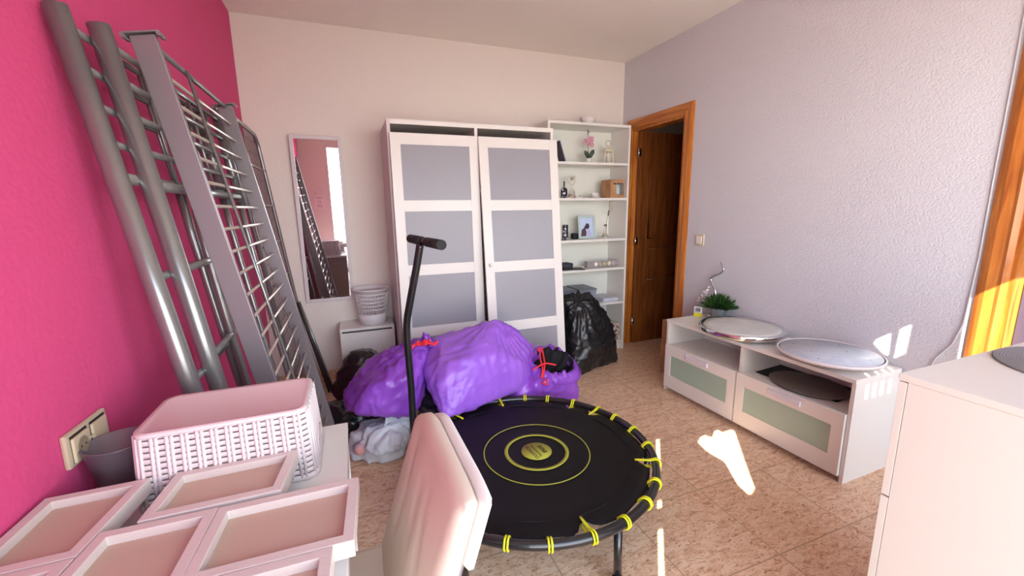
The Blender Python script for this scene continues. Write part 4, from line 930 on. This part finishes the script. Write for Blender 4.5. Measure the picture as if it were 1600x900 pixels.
# seat
o = MB(); o.box((-.355,ya+.005,.425),(.045,yb-.01,.472),.018); q = o.build('seat', M_cloth_chair, t)
def back_x(z): return .028+.31*(z-.5)
def pad(name, off0, off1, z0, zt, m, bulge=0, seed=0):
    # grid pad: y across, z up with rounded upper corners
    o = MB(); ny, nz = 26, 34; F_, B2 = [], []
    for side in (0,1):
        g = []
        for i in range(ny+1):
            row = []
            for j in range(nz+1):
                u = i/ny; v = j/nz; y = ya+(yb-ya)*u; e = 2*u-1
                ztop = zt-(.030 if e > 0 else .008)*max(0,(abs(e)-.5)/.5)**2.2-.006*e
                z = z0+(ztop-z0)*v
                ee = min(1,(1-abs(e))/.06, (1-v)/.05+.0); ee = max(0,ee); rnd_ = math.sqrt(max(0,1-(1-ee)**2))
                mid = (off0+off1)/2; half = (off1-off0)/2*(.42+.58*rnd_)
                x = back_x(z)+mid+(half+(bulge*(1-e*e)*math.sin(PI*min(1,v+.1)) if side == 0 else 0))*(-1 if side == 0 else 1)
                if side == 0:
                    cz = noise.noise(Vector((y*9,z*5,seed))); x += .004*cz
                    for (cy, cz_, L_, tl) in ((.93,.735,.05,.5),(.80,.69,.07,.3),(.73,.70,.06,.45),(.90,.62,.06,-.2)):
                        dy = (y-cy)-(z-cz_)*tl; x += .008*math.exp(-(dy/.009)**2)*math.exp(-((z-cz_)/L_)**2)
                row.append(o.bm.verts.new((x,y,z)))
            g.append(row)
        (F_ if side == 0 else B2).extend(g)
    for g in (F_, B2):
        for i in range(ny):
            for j in range(nz): f = o.bm.faces.new((g[i][j],g[i+1][j],g[i+1][j+1],g[i][j+1])); f.smooth = True
    for i in range(ny):
        for j in (0,nz): f = o.bm.faces.new((F_[i][j],F_[i+1][j],B2[i+1][j],B2[i][j])); f.smooth = True
    for j in range(nz):
        for i in (0,ny): f = o.bm.faces.new((F_[i][j],F_[i][j+1],B2[i][j+1],B2[i][j])); f.smooth = True
    return o.build(name, m, t)
pad('backrest', -.002, .042, .455, .838, M_cloth_chair, .012, 3)
pad('rear_cover', .044, .066, .715, .832, mat('white_vinyl', srgb(234,228,222), rough=.45), 0, 5)
for y in (ya+.05,yb-.05):
    MB().tube([(back_x(.80)+.053,y,.80),(back_x(.55)+.05,y,.55),(back_x(.40)+.045,y,.40),(.11,y,.0)], .0125, n=12).build('leg', M_steel_dull, t)
for y in (ya+.04,yb-.05): MB().tube([(-.32,y,.43),(-.335,y,0)], .0125, n=12).build('leg', M_steel_dull, t)
o = MB(); 
for y in (ya+.045,yb-.05): o.tube([(-.32,y,.415),(.05,y,.415)], .010, n=8)
o.build('seat_frame', M_steel_dull, t)

# ---------------------------------------------------------------- outdoors: terrace ground, plus an added unseen mask cut to shape the sun patches
struct(bx('ground', (-14,-16,-.16), (14,-.4,-.1), mat('terrace_tiles', srgb(196,182,166), rough=.7)))
SY = -5.0
H = lambda a, c: (a+.814*SY, c-.87*SY)         # sun-space (value of x,z where a ray crosses y = 0) to the sun mask's plane
def build_sun_mask():
    cu = bpy.data.curves.new('terrace_screen', 'CURVE'); cu.dimensions = '2D'; cu.fill_mode = 'BOTH'; cu.extrude = .01
    def sp(P):
        s = cu.splines.new('POLY'); s.points.add(len(P)-1); s.use_cyclic_u = True
        for k, (a, c) in enumerate(P): x, z = H(a,c); s.points[k].co = (x, z, 0, 1)
    sp([(-.3,-1.05),(3.0,-1.05),(3.0,1.35),(1.705,1.35),(1.705,1.745),(3.0,1.745),(3.0,2.1),(-.3,2.1)])
    for a, b in ((1.32,1.556),(1.14,1.192),(.5,1.066)): sp([(.103,a),(.143,a),(.143,b),(.103,b)])
    sp([(.393,1.46),(.42,1.49),(.459,1.50),(.48,1.482),(.505,1.47),(.53,1.508),(.559,1.512),(.59,1.485),(.66,1.488),(.695,1.453),(.688,1.25),(.689,1.087),(.655,1.065),(.631,1.073),(.58,1.148),(.542,1.288),(.452,1.371)])
    sp([(1.443,1.73),(1.45,1.744),(1.51,1.744),(1.513,1.60),(1.48,1.65)])
    sp([(1.519,1.578),(1.525,1.743),(1.572,1.743),(1.567,1.583)])
    for x0 in (1.268,1.326,1.384,1.446): sp([(x0,1.30),(x0+.036,1.30),(x0+.037,1.472),(x0+.026,1.48),(x0,1.476)])
    for x0 in (1.275,1.345,1.40,1.455): sp([(x0,1.505),(x0+.034,1.505),(x0+.034,1.55),(x0+.005,1.55)])
    ob = bpy.data.objects.new('terrace_screen_tmp', cu); C.objects.link(ob); bpy.context.view_layer.update()
    me = bpy.data.meshes.new_from_object(ob.evaluated_get(bpy.context.evaluated_depsgraph_get())); bpy.data.objects.remove(ob)
    me.materials.clear(); me.materials.append(mat('sun_mask_surface', srgb(200,196,190), rough=.8))
    o = bpy.data.objects.new('sun_mask', me); C.objects.link(o); o.location = (0,SY,0); o.rotation_euler = (PI/2,0,0)
    struct(o)
build_sun_mask()

# ---------------------------------------------------------------- light
sd = Vector((.814,1.0,-.87)).normalized()
s = bpy.data.lights.new('sun', 'SUN'); s.energy = 26; s.angle = math.radians(.06); s.color = (1,.93,.80)
so = bpy.data.objects.new('sun', s); C.objects.link(so); so.rotation_euler = sd.to_track_quat('-Z','Y').to_euler(); so.location = (-6,-8,7)
pl = bpy.data.lights.new('window_portal', 'AREA'); pl.shape = 'RECTANGLE'; pl.size = WX1-WX0; pl.size_y = WH; pl.energy = 1; pl.cycles.is_portal = True
po = bpy.data.objects.new('window_portal', pl); C.objects.link(po); po.location = ((WX0+WX1)/2, YF-.06, WH/2); po.rotation_euler = (PI/2,0,0)
w = bpy.data.worlds.new('sky'); bpy.context.scene.world = w; w.use_nodes = True
nt = w.node_tree; bg_ = nt.nodes['Background']; bg_.inputs['Strength'].default_value = 9.0
N = nt.nodes.new; tc = N('ShaderNodeTexCoord'); sx_ = N('ShaderNodeSeparateXYZ'); rp_ = N('ShaderNodeValToRGB')
nt.links.new(tc.outputs['Generated'], sx_.inputs[0]); nt.links.new(sx_.outputs['Z'], rp_.inputs['Fac']); nt.links.new(rp_.outputs['Color'], bg_.inputs['Color'])
e = rp_.color_ramp.elements; e[0].position = 0; e[0].color = (1.0,1.0,1.0,1); e[1].position = .75; e[1].color = (.22,.32,.50,1)
x = e.new(.3); x.color = (.72,.82,.96,1)
struct(bx('sky_blocker_slab', (-4,-.95,2.66), (5,-.4,2.8), M_ceil))  # added unseen overhang that holds high sky light back from the opening

# ---------------------------------------------------------------- camera
f_px, yaw, pitch, roll, ch = 656.67, .366, .186, -.014, 1.322
cy, sy = math.cos(yaw), math.sin(yaw); cp, sp_ = math.cos(pitch), math.sin(pitch)
F = Vector((sy*cp, cy*cp, -sp_)); r = Vector((cy,-sy,0)); u = r.cross(F)
r2 = r*math.cos(roll)+u*math.sin(roll); u2 = -r*math.sin(roll)+u*math.cos(roll)
cam = bpy.data.cameras.new('camera'); cam.sensor_width = 36; cam.sensor_fit = 'HORIZONTAL'; cam.lens = f_px/1600*36; cam.clip_start = .02; cam.clip_end = 100
co_ = bpy.data.objects.new('camera', cam); C.objects.link(co_)
mw = Matrix.Identity(4)
for i in range(3): mw[i][0] = r2[i]; mw[i][1] = u2[i]; mw[i][2] = -F[i]
mw[2][3] = ch; co_.matrix_world = mw
sc = bpy.context.scene; sc.camera = co_
vs_ = sc.view_settings; vs_.view_transform = 'Standard'; vs_.look = 'None'; vs_.gamma = 1; vs_.use_curve_mapping = False; vs_.exposure = 0.08
